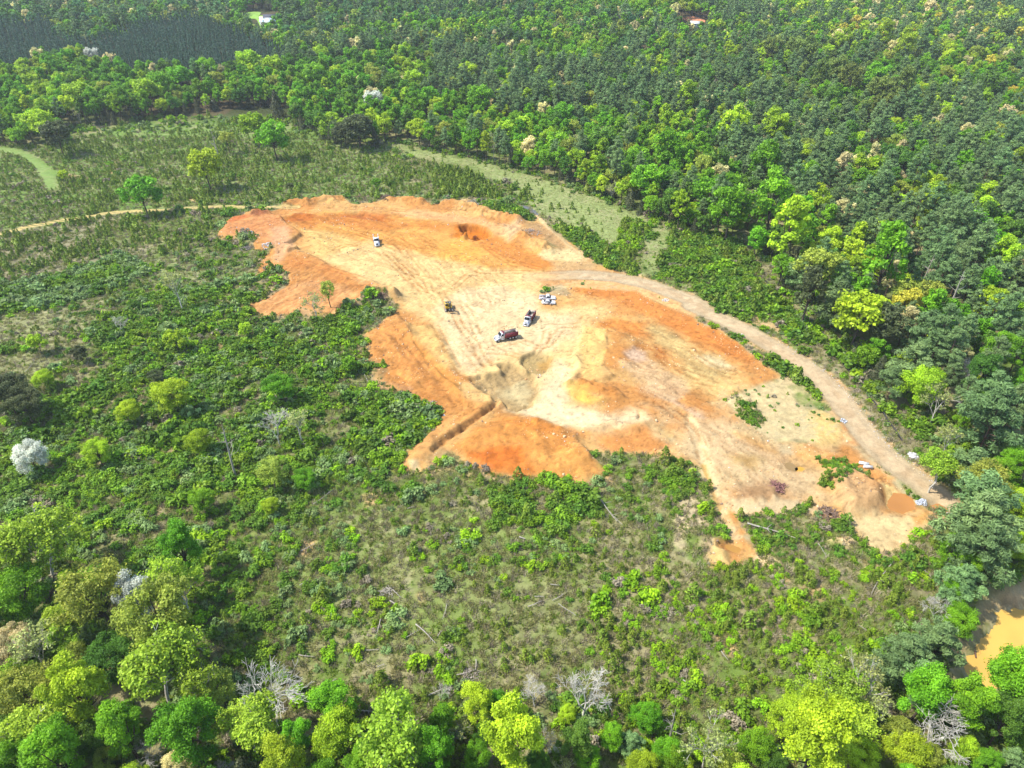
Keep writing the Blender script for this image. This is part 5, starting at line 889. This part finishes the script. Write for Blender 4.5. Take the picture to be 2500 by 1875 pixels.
for s in (-1, 1): part('side_window', 'glass', r, lambda m, s=s: m.hexa([(-1.45, s*.868, 1.04), (.8, s*.868, 1.04), (.12, s*.70, 1.40), (-.85, s*.70, 1.40)], [(-1.45, s*.885, 1.04), (.8, s*.885, 1.04), (.12, s*.715, 1.40), (-.85, s*.715, 1.40)])); part('headlight', 'lamp', r, lambda m, s=s: m.box(2.3, 2.44, s*.7-.18, s*.7+.18, .6, .74))
part('light_bar', 'dark', r, lambda m: m.box(-.35, -.15, -.5, .5, 1.49, 1.58))
def door(m):
    c, s_ = math.cos(math.radians(-62)), math.sin(math.radians(-62)); hx, hy = .95, -.93
    def P(u, t, z): return (hx+(-u)*c-(t)*(-s_)*0-(0)*0+0*z+(-0)*s_ if False else hx-u*c, hy+u*s_-t, z)
    m.hexa([P(0, 0, .35), P(1.05, 0, .35), P(1.05, .06, .35), P(0, .06, .35)], [P(0, 0, 1.0), P(1.05, 0, 1.02), P(1.05, .06, 1.02), P(0, .06, 1.0)])
part('door', 'white', r, door); part('door_opening', 'dark', r, lambda m: m.box(-.15, .9, -.94, -.922, .4, .98)); tyre4(r, (-1.45, 1.45), .80, .34, .22)
# excavator
x0, y0, x1, y1, a = heading((960, 900), (1040, 1310), 'E'); r = empty('excavator', (x1-math.cos(a)*1.9, y1-math.sin(a)*1.9, float(zat(x1, y1))), a); tag(r, 'yellow tracked excavator with a dark boom, standing on the pale sand left of the trucks', 'excavator')
for s in (-1, 1):
    o = part('track', 'track', r, lambda m, s=s: (m.prism([(-2.0, .45), (-1.75, .85), (1.75, .85), (2.0, .45), (1.75, .06), (-1.75, .06)], s*1.15-.32, s*1.15+.32), [m.box(xx-.07, xx+.07, s*1.15-.35, s*1.15+.35, .852, .91) for xx in np.linspace(-1.6, 1.6, 11)]))
    part('track_frame', 'dark', o, lambda m, s=s: m.box(-1.5, 1.5, s*1.15+(.322 if s > 0 else -.36), s*1.15+(.36 if s > 0 else -.322), .25, .65))
part('undercarriage', 'dark', r, lambda m: (m.box(-.9, .9, -.82, .82, .4, .8), m.cyl((0, 0, .8), (0, 0, 1.05), .7, 16))); part('house', 'yellow', r, lambda m: (m.box(-2.3, 1.0, -1.25, 1.25, 1.06, 1.4), m.box(-2.3, .1, -1.25, 1.25, 1.4, 2.1, .08, .08), m.box(.1, .9, -1.25, -.4, 1.4, 1.75)))
part('counterweight', 'dark', r, lambda m: m.prism([(-2.75, 1.15), (-2.85, 1.5), (-2.75, 2.0), (-2.31, 2.05), (-2.31, 1.08)], -1.22, 1.22)); cb_ = part('cab', 'yellow', r, lambda m: (m.prism([(-.5, 1.41), (-.5, 2.95), (.9, 2.95), (1.25, 2.2), (1.25, 1.41)], -1.22, -.3))); part('roof_hatch', 'dark', cb_, lambda m: m.box(-.4, .75, -1.1, -.42, 2.955, 3.0)); part('window', 'glass', cb_, lambda m: (m.hexa([(.94, -1.16, 2.9), (1.27, -1.16, 2.2), (1.27, -.36, 2.2), (.94, -.36, 2.9)], [(.97, -1.16, 2.91), (1.3, -1.16, 2.2), (1.3, -.36, 2.2), (.97, -.36, 2.91)]), m.box(-.35, .85, -1.25, -1.222, 1.95, 2.8), m.box(-.35, .85, -.298, -.27, 1.95, 2.8)))
part('engine_cover', 'dark', r, lambda m: m.box(-1.9, -.6, -.9, 1.0, 2.1, 2.22)); part('exhaust', 'dark', r, lambda m: m.cyl((-1.4, .7, 2.2), (-1.4, .7, 2.75), .07, 8))
def seg(m, p, q, w, h0, h1):
    d = np.array(q)-np.array(p); l = np.hypot(*d); u = d/l; nn = np.array([-u[1], u[0]]); A_ = [np.array(p)-nn*h0/2, np.array(q)-nn*h1/2, np.array(q)+nn*h1/2, np.array(p)+nn*h0/2]; m.prism([(b[0], b[1]) for b in A_], .42-w/2, .42+w/2)
part('boom', 'dark', r, lambda m: (seg(m, (.7, 1.6), (2.2, 4.2), .5, .55, .6), seg(m, (2.15, 4.15), (4.2, 4.6), .46, .6, .4))); part('stick', 'dark', r, lambda m: seg(m, (4.0, 4.75), (3.2, 1.9), .36, .5, .34)); part('bucket', 'dark', r, lambda m: m.prism([(3.3, 1.95), (2.9, 1.9), (2.4, 1.4), (2.35, .8), (2.7, .5), (3.25, .75), (3.45, 1.4)], -.1, .95)); part('boom_cylinder', 'chrome', r, lambda m: (m.cyl((1.2, .42, 1.5), (2.5, .42, 3.7), .09, 8), m.cyl((2.6, .42, 4.65), (3.9, .42, 5.0), .08, 8)))
# culvert pipes
for i, (p, q, lb) in enumerate((((600, 300), (745, 328), 'pale concrete culvert pipe lying farther from the viewer, beside the haul road'), ((668, 360), (798, 376), 'grey concrete culvert pipe lying nearer to the viewer, beside the haul road'))):
    (ax, ay, _), (bx, by, _) = at(*S('Q', *p), .35), at(*S('Q', *q), .35); L_ = math.hypot(bx-ax, by-ay); az = math.atan2(by-ay, bx-ax); zz = float(zat((ax+bx)/2, (ay+by)/2)); r_o, r_i = .42, .33; k = 20; t = np.arange(k)*2*np.pi/k
    ring = lambda x, r: np.stack([np.full(k, x), r*np.cos(t), r*np.sin(t)+r_o], 1)
    v = np.concatenate([ring(-L_/2, r_o), ring(L_/2, r_o), ring(L_/2, r_i), ring(-L_/2, r_i)]); f = [[a_*k+j, a_*k+(j+1) % k, ((a_+1) % 4)*k+(j+1) % k, ((a_+1) % 4)*k+j] for a_ in range(4) for j in range(k)]
    o = link_mesh('culvert_pipe', v, np.array(f), M['concrete']); o.location = ((ax+bx)/2, (ay+by)/2, zz+.02); o.rotation_euler = (0, 0, az); tag(o, lb, 'pipe', 'culvert pipes by the road')
# rocks
def rock_mesh(seed, n=2):
    import bmesh as bm_; b = bm_.new(); bm_.ops.create_icosphere(b, subdivisions=n, radius=1); r_ = np.random.default_rng(seed); me = bpy.data.meshes.new('rock')
    ph = r_.random(6)*6
    for v in b.verts: c = v.co; c *= 1+.22*math.sin(3*c.x+ph[0])+.2*math.sin(4*c.y+ph[1])+.16*math.sin(5*c.z+ph[2]+3*c.x)
    b.to_mesh(me); b.free(); return me
RM = [rock_mesh(i, 1) for i in range(4)]
def heap(name, label, cat, reg, c, wpx, hm, n, mat, rr=(.12, .4), group=None):
    x, y, z = at(*S(reg, *c)); x, y = float(x), float(y); zc = float(proj(x, y, 0)[2]); R_ = wpx*REG[reg][2]*zc/FPX/2; A = Acc(); r_ = np.random.default_rng(int(c[0]+c[1])); base = float(zat(x, y))
    for i in range(n):
        q = R_*r_.random()**.5; an = r_.random()*6.28; me = RM[i % 4]; s_ = r_.uniform(*rr); v = np.array([p.co for p in me.vertices])*s_*np.array([1, r_.uniform(.6, 1), r_.uniform(.5, .9)]); ca, sa = math.cos(an*3), math.sin(an*3); v = np.stack([v[:, 0]*ca-v[:, 1]*sa, v[:, 0]*sa+v[:, 1]*ca, v[:, 2]], 1)+[q*math.cos(an), q*math.sin(an), max(float(zat(x+q*math.cos(an), y+q*math.sin(an)))-base, -.6)+hm*(1-q/R_)*r_.random()+.05]
        A.add(v, np.array([p.vertices for p in me.polygons]))
    me = A.mesh(name, M[mat]); o = bpy.data.objects.new(name, me); COL.objects.link(o); o.location = (x, y, base); tag(o, label, cat, group); return o
heap('boulder', 'white boulder heap on the far side of the haul road near its lower end', 'boulder', 'Q', (1420, 205), 130, .9, 26, 'rock', (.3, .75))
heap('rock_pile', 'blue-white rock pile at the foot of the slender tree beside the orange pool', 'rock pile', 'Q', (1540, 890), 150, .6, 170, 'rockblue', (.12, .3)); heap('rock_pile', 'small white rock pile at the far tip of the outer orange pool', 'rock pile', 'Q', (1960, 1060), 90, .4, 50, 'rockblue', (.12, .28)); heap('rock_pile', 'small grey rock pile on the inner road edge above the orange washout', 'rock pile', 'R6', (1128, 1050), 45, .4, 46, 'rockblue', (.12, .3))
heap('rock_pile', 'small white rock pile on the inner road edge above the orange lobe', 'rock pile', 'R6', (62, 325), 40, .4, 34, 'rock', (.12, .3)); heap('rock_pile', 'white rock pile by the road where the hedge row begins', 'rock pile', 'R6', (515, 540), 45, .35, 30, 'rock', (.12, .28))
heap('rock_pile', 'pale rubble heap on the left edge of the orange wing', 'rock pile', 'SA', (450, 620), 190, .4, 120, 'rock', (.15, .4)); heap('rock_pile', 'pale rubble strip on the left flank of the dirt works', 'rock pile', 'SA', (680, 740), 120, .3, 60, 'rock', (.15, .35))
# brush piles
def brush(label, reg, c, wpx, h, n, mat=None, thick=(.05, .14)):
    x, y, z = at(*S(reg, *c)); x, y = float(x), float(y); zc = float(proj(x, y, 0)[2]); R_ = wpx*REG[reg][2]*zc/FPX/2; A = Acc(); r_ = np.random.default_rng(int(c[0]*3+c[1]))
    for i in range(n):
        q = R_*r_.random()**.6; an = r_.random()*6.28; l = r_.uniform(.8, 2.6)*min(1, R_/2.2); d = unit(r_.normal(size=3)*np.array([1, 1, .38])); p = np.array([q*math.cos(an), q*math.sin(an), h*(1-q/R_)*r_.random()+.15]); v, f = tube([p-d*l/2, p+r_.normal(size=3)*.08, p+d*l/2], np.array([1, .8, .5])*r_.uniform(*thick), 4); v[:, 2] = np.maximum(v[:, 2], -.1); A.add(v, f)
    me = A.mesh('brush_pile', mat or DEAD); o = bpy.data.objects.new('brush_pile', me); COL.objects.link(o); o.location = (x, y, float(zat(x, y))); tag(o, label, 'brush pile', 'brush piles round the dirt works')
BRUSH = plain_mat('brown_brush', (150, 122, 104), .95, noise=.3, scale=2); GREYB = plain_mat('grey_brush', (178, 164, 152), .95, noise=.25, scale=2)
brush('grey-brown brush pile at the upper left rim of the dirt works', 'SA', (1670, 200), 240, 1.6, 90, BRUSH); brush('root-ball brush pile just right of the larger heap on the upper rim', 'SA', (1960, 215), 140, 1.3, 50, BRUSH, (.08, .2)); brush('pale bleached brush pile on the upper rim above the orange pit', 'SB', (920, 255), 200, 1.7, 100, DEAD); brush('grey brush pile on the right rim beside the spoil mound', 'SB', (1530, 570), 220, 1.2, 90, GREYB)
brush('tangled brush pile beside the left orange bank at the thicket edge', 'SC', (880, 970), 230, 1.6, 120, GREYB); brush('dark brush heap at the left notch of the dirt works', 'SA', (800, 1110), 200, 1.2, 80, BRUSH); brush('reddish scrap brush pile in the eroded flat at lower right', 'SE', (1090, 750), 190, .5, 80, pm('red_brown_brush', (.2, .09, .075), .9), (.06, .14)); brush('brown brush pile beside the sand fan at lower right', 'SE', (1640, 1040), 220, 1.1, 110, BRUSH)
brush('grey leafless brush heap between the haul road and the wood', 'R6', (842, 505), 80, 2.2, 110, GREYB, (.03, .08)); brush('grey brush pile below the rubble on the left wing', 'SA', (450, 730), 150, .9, 70, GREYB); brush('brown spoil of roots at the notch above the left bank', 'SA', (1880, 1290), 200, 1.0, 70, BRUSH, (.08, .2)); brush('faded brush pile in the middle of the lower clearing', 'R8', (360, 600), 90, .5, 50, DEAD); brush('thin grey brush pile in the lower clearing near the bottom trees', 'R8', (850, 1095), 120, .4, 50, GREYB)
# fallen logs
LOGS = '''R9 550,195 840,290 .42 thick pale log lying in the green hollow at lower right
R8 375,660 485,740 .3;530,800 648,912 .3 long bleached log slanting across the lower clearing;320,770 295,860 .22;225,960 310,958 .2;300,1065 345,1045 .2;372,580 440,640 .22;400,745 445,768 .2;718,680 690,775 .16;1385,680 1488,752 .2;1240,640 1300,642 .18;1335,572 1400,576 .22;1200,700 1285,668 .22;892,1018 888,1082 .22;775,1112 880,1085 .2;600,1235 692,1195 .3;178,1325 292,1338 .28;872,255 830,272 .16;1150,288 1186,300 .35;478,112 520,98 .16;1568,668 1602,702 .16;1690,980 1712,1072 .18;1603,12 1735,190 .3 long forked deadfall lying at the foot of the orange mound;1620,40 1765,212 .18;1350,665 1440,610 .16;660,870 684,835 .14;455,885 560,830 .14;0,1165 50,1135 .2
R4 635,612 712,553 .2;158,762 207,703 .16;1720,1205 1880,1192 .26 white log lying behind the pale bare tree;1550,1370 1632,1478 .3;1640,1480 1682,1545 .2;1880,1562 1998,1475 .18;1440,250 1540,300 .2;1270,545 1295,505 .14;2130,1060 2180,1020 .16;1480,440 1560,480 .14
R7 1698,560 1752,582 .22;1800,575 1856,543 .22;1618,660 1690,694 .24;1795,990 1890,1002 .22;1970,1170 2022,1133 .2;2140,1323 2206,1332 .2;1808,362 1892,318 .2;1510,610 1545,590 .14;2070,700 2110,690 .12
R9 393,965 432,1018 .2;163,1140 208,1172 .24;1415,430 1290,622 .22 thin leaning deadwood pole in the thicket right of the clearing;1108,985 1142,1022 .2;975,315 1025,390 .16;1215,810 1290,860 .14;1650,520 1560,440 .14
SC 62,1130 172,1008 .2;128,1105 285,1152 .18;212,1135 330,1095 .18;180,600 270,850 .16
R1 1440,240 1440,240 .1;990,1010 1060,1050 .2;140,1310 210,1330 .25;1180,1660 1240,1700 .2'''
logs = []
for line in LOGS.split('\n'):
    head, rest_ = line.split(' ', 1)
    for it in rest_.split(';'):
        q = it.split(' ', 3); ax, ay, _ = at(*S(head, *map(float, q[0].split(',')))); bx, by, _ = at(*S(head, *map(float, q[1].split(',')))); L_ = math.hypot(bx-ax, by-ay)
        if L_ < .5: continue
        r_ = np.random.default_rng(int(ax*7+ay*3) % 9999); A = Acc(); rad = float(q[2])*.55; n_ = 6; t = np.linspace(0, 1, n_)
        gz = np.array([float(zat(ax+(bx-ax)*k, ay+(by-ay)*k)) for k in t]); z0 = gz.mean(); lz = np.linspace(max(gz[0], z0), max(gz[-1], z0), n_)-z0+rad+.35
        P_ = np.stack([(t-.5)*L_, .04*L_*np.sin(t*5+ax)*.4, lz], 1); v, f = tube(P_, rad*(1-.55*t), 7); A.add(v, f)
        for k in range(3):
            i = r_.integers(2, n_-1); d = np.array([.5, r_.choice([-1, 1])*.8, .35+.4*r_.random()]); l = L_*r_.uniform(.08, .2); v, f = tube([P_[i], P_[i]+d*l*.6, P_[i]+d*l], [rad*.4, rad*.3, rad*.1], 4); A.add(v, f)
        o = bpy.data.objects.new('fallen_log', A.mesh('fallen_log', DEAD)); COL.objects.link(o); o.location = ((ax+bx)/2, (ay+by)/2, z0); o.rotation_euler = (0, 0, math.atan2(by-ay, bx-ax)); o['category'] = 'log'; o['group'] = 'fallen logs in the clearing'
        logs.append(dict(obj=o, x=float(ax+bx)/2, y=float(ay+by)/2, cls='log', kind='fallen_log', lab=q[3] if len(q) > 3 else None, L=L_))
(ax, ay, _), (bx, by, _) = at(*S('R9', 1900, 908), -2.2), at(*S('R9', 1924, 1000), -2.2); L_ = math.hypot(bx-ax, by-ay); A = Acc(); v, f = tube([[-L_/2, 0, 0], [0, .1, .05], [L_/2, 0, .02]], [.2, .22, .14], 7); A.add(v, f); v, f = tube([[-.3, 0, .1], [-.5, .3, .5]], [.08, .04], 5); A.add(v, f)
o = bpy.data.objects.new('floating_log', A.mesh('floating_log', pm('wet_wood', (.09, .045, .025), .6))); COL.objects.link(o); o.location = ((ax+bx)/2, (ay+by)/2, -2.12); o.rotation_euler = (0, 0, math.atan2(by-ay, bx-ax)); tag(o, 'dark wet log floating at the near edge of the large orange pond', 'log')
# silt fence
P_ = curve(ground_pts('R6 660,215 760,340 870,410 980,490 1050,620 1110,700 1200,800 1290,920 1380,1030 1480,1172'), 8); r = empty('silt_fence', (P_[0, 0], P_[0, 1], float(zat(*P_[0])))); tag(r, 'low black silt fence running between the haul road and the wood', 'fence'); v = []; f = []; Lc = np.array(r.location)
for i, p in enumerate(P_):
    z = float(zat(p[0], p[1])); h = .68+.06*math.sin(i*1.7); nx = .04*math.sin(i*2.3); v += [[p[0]-.02+nx, p[1], z-.1], [p[0]-.02+nx, p[1], z+h], [p[0]+.02+nx, p[1], z+h], [p[0]+.02+nx, p[1], z-.1]]
    if i: n = 4*i; f += [[n-4+j, n+j, n+(j+1) % 4, n-4+(j+1) % 4] for j in range(4)]
link_mesh('fabric', np.array(v)-Lc, np.array(f), M['fabric'], r)
for i in range(0, len(P_), 2):
    p = P_[i]; z = float(zat(p[0], p[1])); m = MB(); m.box(p[0]+.03-Lc[0], p[0]+.09-Lc[0], p[1]-.03-Lc[1], p[1]+.03-Lc[1], z-.2-Lc[2], z+.95-Lc[2]); m.build('post', M['stake'], r)
# houses
def house(name, label, cat, reg, c, L_, W_, H_, rz, wall, roof, rise=1.6, wins=3, h=1.5, mats=None):
    x, y, z = at(*S(reg, *c), h); x, y, z = float(x), float(y), float(z); r = empty(name, (x, y, z), rz); tag(r, label, cat)
    part('wall', wall, r, lambda m: (m.box(-L_/2, L_/2, -W_/2, W_/2, -1, H_), m.prism([(-W_/2, H_), (0, H_+rise-.12), (W_/2, H_)], -L_/2, L_/2) if False else None, m.hexa([(-L_/2, -W_/2, H_), (L_/2, -W_/2, H_), (L_/2, W_/2, H_), (-L_/2, W_/2, H_)], [(-L_/2, -.02, H_+rise-.15), (L_/2, -.02, H_+rise-.15), (L_/2, .02, H_+rise-.15), (-L_/2, .02, H_+rise-.15)])))
    def rf(m):
        for s in (-1, 1): m.hexa([(-L_/2-.4, s*(W_/2+.5), H_-.2), (L_/2+.4, s*(W_/2+.5), H_-.2), (L_/2+.4, 0, H_+rise), (-L_/2-.4, 0, H_+rise)], [(-L_/2-.4, s*(W_/2+.5), H_-.05), (L_/2+.4, s*(W_/2+.5), H_-.05), (L_/2+.4, 0, H_+rise+.15), (-L_/2-.4, 0, H_+rise+.15)])
    part('roof', roof, r, rf)
    for i in range(wins):
        xx = -L_/2+L_*(i+.5)/wins
        if i == wins//2 and wins > 2: part('door', 'dark', r, lambda m: m.box(xx-.5, xx+.5, -W_/2-.04, -W_/2+.02, 0, 2.1))
        else:
            o = part('window', 'dark', r, lambda m: m.box(xx-.6, xx+.6, -W_/2-.03, -W_/2+.02, .9, 2.1)); part('pane', 'glass', o, lambda m: m.box(xx-.5, xx+.5, -W_/2-.05, -W_/2-.032, 1.0, 2.0))
    return r
house('house', 'long white house with a pale blue metal roof in the far upper-left clearing', 'house', 'H', (1065, 610), 15, 6.5, 3.0, .10, 'wallwhite', 'roofblue', 1.7, 5)
house('house', 'dark-roofed house wing close behind the pale blue roofed house', 'house', 'H', (1090, 505), 11, 5, 3.0, .10, 'wallwhite', 'roofdark', 2.2, 3); house('shed', 'beige shed beside the far white house', 'shed', 'H', (885, 530), 4.5, 4.5, 2.8, .6, 'beige', 'beige', 1.2, 1)
house('house', 'white-roofed house below the far orange clay bank at upper right', 'house', 'K', (1290, 660), 8, 7, 2.8, -.25, 'wallwhite', 'wallwhite', 1.5, 3); house('house', 'dark-roofed house left of the far orange clay bank', 'house', 'K', (580, 610), 10, 6, 2.8, .3, 'wallwhite', 'roofdark', 1.8, 3)
def patch_(name, spec, c, jit=.2):
    p = pts(spec); x, y, z = at(p[:, 0], p[:, 1]); q = curve(np.vstack([np.stack([x, y], 1), [[x[0], y[0]]]]), 4)[:-1]; ce = q.mean(0); n = len(q); rings = [ce+(q-ce)*k for k in (1, .66, .33)]; P = np.vstack(rings+[ce[None]]); v = np.c_[P, T(P[:, 0], P[:, 1])+.35]
    f4 = np.array([[a_*n+i, a_*n+(i+1) % n, (a_+1)*n+(i+1) % n, (a_+1)*n+i] for a_ in range(2) for i in range(n)]); f3 = np.array([[2*n+i, 2*n+(i+1) % n, 3*n] for i in range(n)])
    col = np.ones((len(v), 4)); col[:, :3] = alb(c)[None]*(1+jit*(fbm(P[:, 0]/6, P[:, 1]/6, 5, 2)-.5))[:, None]; o = link_mesh(name, v, [f4, f3], GM, attrs={'soil_colour': ('FLOAT_COLOR', 'POINT', col)}); o['kind'] = 'structure'
patch_('lawn', 'H 250,340 480,330 850,345 860,480 1300,480 1300,700 1100,780 900,760 820,700 700,520 350,520', (150, 188, 84)); patch_('clay_bank', 'K 700,370 960,400 1180,420 1520,530 1530,620 1200,640 900,540 640,690 480,690 720,520', (236, 158, 112)); patch_('dirt_clearing', 'K 180,1190 330,1240 460,1330 440,1440 390,1400 250,1290', (216, 176, 140)); patch_('dirt_clearing', 'R2 1650,90 1700,110 1735,160 1700,165 1670,120', (212, 170, 132))
# clods and stones on the bare soil
CL = []
for i in range(4): me = RM[i].copy(); me.materials.clear(); me.materials.append([pm('orange_clod', (.50, .25, .10), .95), pm('tan_clod', (.50, .36, .2), .95), pm('brown_clod', (.22, .15, .1), .95), M['rock']][i]); CL.append(me)
n_ = 90000; x_, y_ = rng.uniform(-130, 125, n_), rng.uniform(98, 340, n_); sv = soilv[np.clip(np.searchsorted(gy, y_)-1, 0, NY-1), np.clip(np.searchsorted(gx, x_)-1, 0, NX-1)]; dn = fbm(x_/7, y_/7, 401, 3); ds = sd_poly(siteP, x_, y_); kk = (sv > .5) & (rng.random(n_) < .02+.5*smooth(.52, .7, dn)+.25*smooth(5, 0, ds)) & (d_line(roadC, x_, y_) > 3.6); x_, y_ = x_[kk], y_[kk]
o = scatter('soil_clods', CL, np.c_[x_, y_, zat(x_, y_)], rng.choice(4, len(x_), p=[.4, .38, .18, .04]), rng.uniform(0, 6.28, len(x_)), np.clip(rng.lognormal(-2.3, .55, len(x_)), .04, .42)); tag(o, 'loose clods and stones strewn over the bare soil', 'clods')
t_ = rng.random(320); pr = roadC[(t_*(len(roadC)-1)*.45+(len(roadC)-1)*.5).astype(int)]; tn = np.gradient(roadC, axis=0)[(t_*(len(roadC)-1)*.45+(len(roadC)-1)*.5).astype(int)]; tn /= np.linalg.norm(tn, axis=1)[:, None]; of = np.stack([-tn[:, 1], tn[:, 0]], 1)*(3.9+rng.normal(size=(320, 1))*.45); p = pr+of+rng.normal(size=(320, 2))*.6
o = scatter('roadside_stones', [CL[3], CL[1]], np.c_[p, zat(p[:, 0], p[:, 1])+.03], rng.integers(0, 2, 320), rng.uniform(0, 6, 320), rng.uniform(.05, .17, 320)); tag(o, 'pale stones lining the outer edge of the haul road', 'stones')
# ------------------------------------------------------------------ labels
ORD = ['', 'nearest', 'second nearest', 'third nearest', 'fourth nearest', 'fifth nearest', 'sixth nearest', 'seventh nearest', 'eighth nearest', 'ninth nearest', 'tenth nearest']
def ordn(n):
    if n < len(ORD): return ORD[n]
    w_ = {11: 'eleventh', 12: 'twelfth', 13: 'thirteenth', 14: 'fourteenth', 15: 'fifteenth', 16: 'sixteenth', 17: 'seventeenth', 18: 'eighteenth', 19: 'nineteenth', 20: 'twentieth', 30: 'thirtieth', 40: 'fortieth', 50: 'fiftieth'}
    if n in w_: return w_[n]+' nearest'
    tens = {2: 'twenty', 3: 'thirty', 4: 'forty', 5: 'fifty', 6: 'sixty', 7: 'seventy'}.get(n//10, 'many'); one_ = ['', 'first', 'second', 'third', 'fourth', 'fifth', 'sixth', 'seventh', 'eighth', 'ninth'][n % 10]; return f'{tens}-{one_} nearest'
LMK = [(n, *[float(q) for q in at(*S(rg, *c))[:2]]) for n, rg, c in (('the yellow excavator', 'E', (1000, 1200)), ('the two concrete pipes', 'Q', (700, 340)), ('the white boulder', 'Q', (1420, 205)), ('the orange pond', 'R9', (2060, 850)), ('the small orange pool', 'R6', (1480, 1550)), ('the long white house', 'H', (1065, 620)), ('the orange clay bank', 'K', (1200, 560)), ('the grassy path', 'R1', (200, 970)),
      ('the grey puddle', 'SB', (1500, 325)), ('the trench end', 'R5', (560, 1300)), ('the left wing tip', 'SA', (150, 600)), ('the thick pale log', 'R9', (700, 245)), ('the muddy sand fan', 'R9', (1400, 330)), ('the road bend', 'R5', (1750, 190)), ('the grey pit', 'R5', (1130, 850)), ('the upper orange pit', 'SB', (920, 550)), ('the lower orange mound', 'R5', (1300, 1380)), ('the black silt fence', 'R6', (1250, 870)))]
TONE = {'lime': 'lime green', 'green': 'bright green', 'dgreen': 'deep green', 'dark': 'blackish green', 'olive': 'olive yellow', 'yellow': 'golden yellow', 'vine': 'vine-draped', 'bluegreen': 'blue-green', 'cream': 'cream', 'white': 'white', 'pine': 'dark grey-green', 'cedar': 'blackish green', 'bare': 'grey', 'airy': 'pale lime', 'sparse': 'pale half-leafed', 'snag': 'white', 'bush': 'bright green', 'dbush': 'dark green', 'bluebush': 'grey-green', 'limebush': 'lime green', 'seedling': 'dark green', 'drybush': 'dry grey', 'log': 'bleached'}
NOUN = {'broadleaf_tree': 'broadleaf tree', 'blossom_tree': 'blossoming tree', 'pine_tree': 'pine', 'cedar_tree': 'cedar', 'bare_tree': 'bare tree', 'dead_tree': 'dead snag', 'shrub': 'shrub', 'young_pine': 'young pine', 'fallen_log': 'fallen log'}
for t_ in indiv:
    if t_['name']: LMK.append(('the '+t_['name'] if not t_['name'].startswith(('a ', 'the ')) else t_['name'], t_['x'], t_['y']))
LX = np.array([[l[1], l[2]] for l in LMK]); bucket = {}
for t_ in indiv:
    t_['kind'] = KIND[t_['cls']]; t_['obj']['category'] = CATS[t_['kind']]; t_['obj']['group'] = CATS[t_['kind']]+'s of the woods'
    if t_['name']: t_['obj']['label'] = t_['name'] if len(t_['name'].split()) > 3 else t_['name']+' tree'; continue
    d = np.hypot(LX[:, 0]-t_['x'], LX[:, 1]-t_['y']); i = int(d.argmin()); bucket.setdefault((t_['kind'], TONE[t_['cls']], i), []).append((d[i], t_))
for t_ in shr+logs:
    o = t_['obj']; o['category'] = NOUN[t_['kind']]; o['group'] = {'shrub': 'shrubs of the clearing', 'young_pine': 'young pines of the clearing', 'fallen_log': 'fallen logs in the clearing'}[t_['kind']]
    if t_.get('lab'): o['label'] = t_['lab']; continue
    d = np.hypot(LX[:, 0]-t_['x'], LX[:, 1]-t_['y']); i = int(d.argmin()); bucket.setdefault((t_['kind'], TONE[t_['cls']], i), []).append((d[i], t_))
for (kn, tone, i), L_ in bucket.items():
    L_.sort(key=lambda q: q[0])
    for n_, (d, t_) in enumerate(L_, 1):
        t_['obj']['label'] = f'{tone} {NOUN[kn]}, {ordn(n_)} such to {LMK[i][0]}' if len(L_) > 1 else f'{tone} {NOUN[kn]}, only one near {LMK[i][0]}'
# ------------------------------------------------------------------ air
hz_m = bpy.data.materials.new('haze_air'); hz_m.use_nodes = True; t = hz_m.node_tree; t.nodes.remove(t.nodes['Principled BSDF']); pv = t.nodes.new('ShaderNodeVolumePrincipled'); pv.inputs['Color'].default_value = (.86, .93, 1, 1); pv.inputs['Density'].default_value = HAZE; pv.inputs['Anisotropy'].default_value = .2; t.links.new(pv.outputs[0], t.nodes['Material Output'].inputs['Volume'])
zmin = float(Z.min())-1; m = MB(); m.box(gx[0]-5, gx[-1]+5, gy[0]-5, gy[-1]+5, zmin, 150); o = m.build('haze', hz_m); o['kind'] = 'stuff'; tag(o, 'thin pale haze over the land', 'haze')
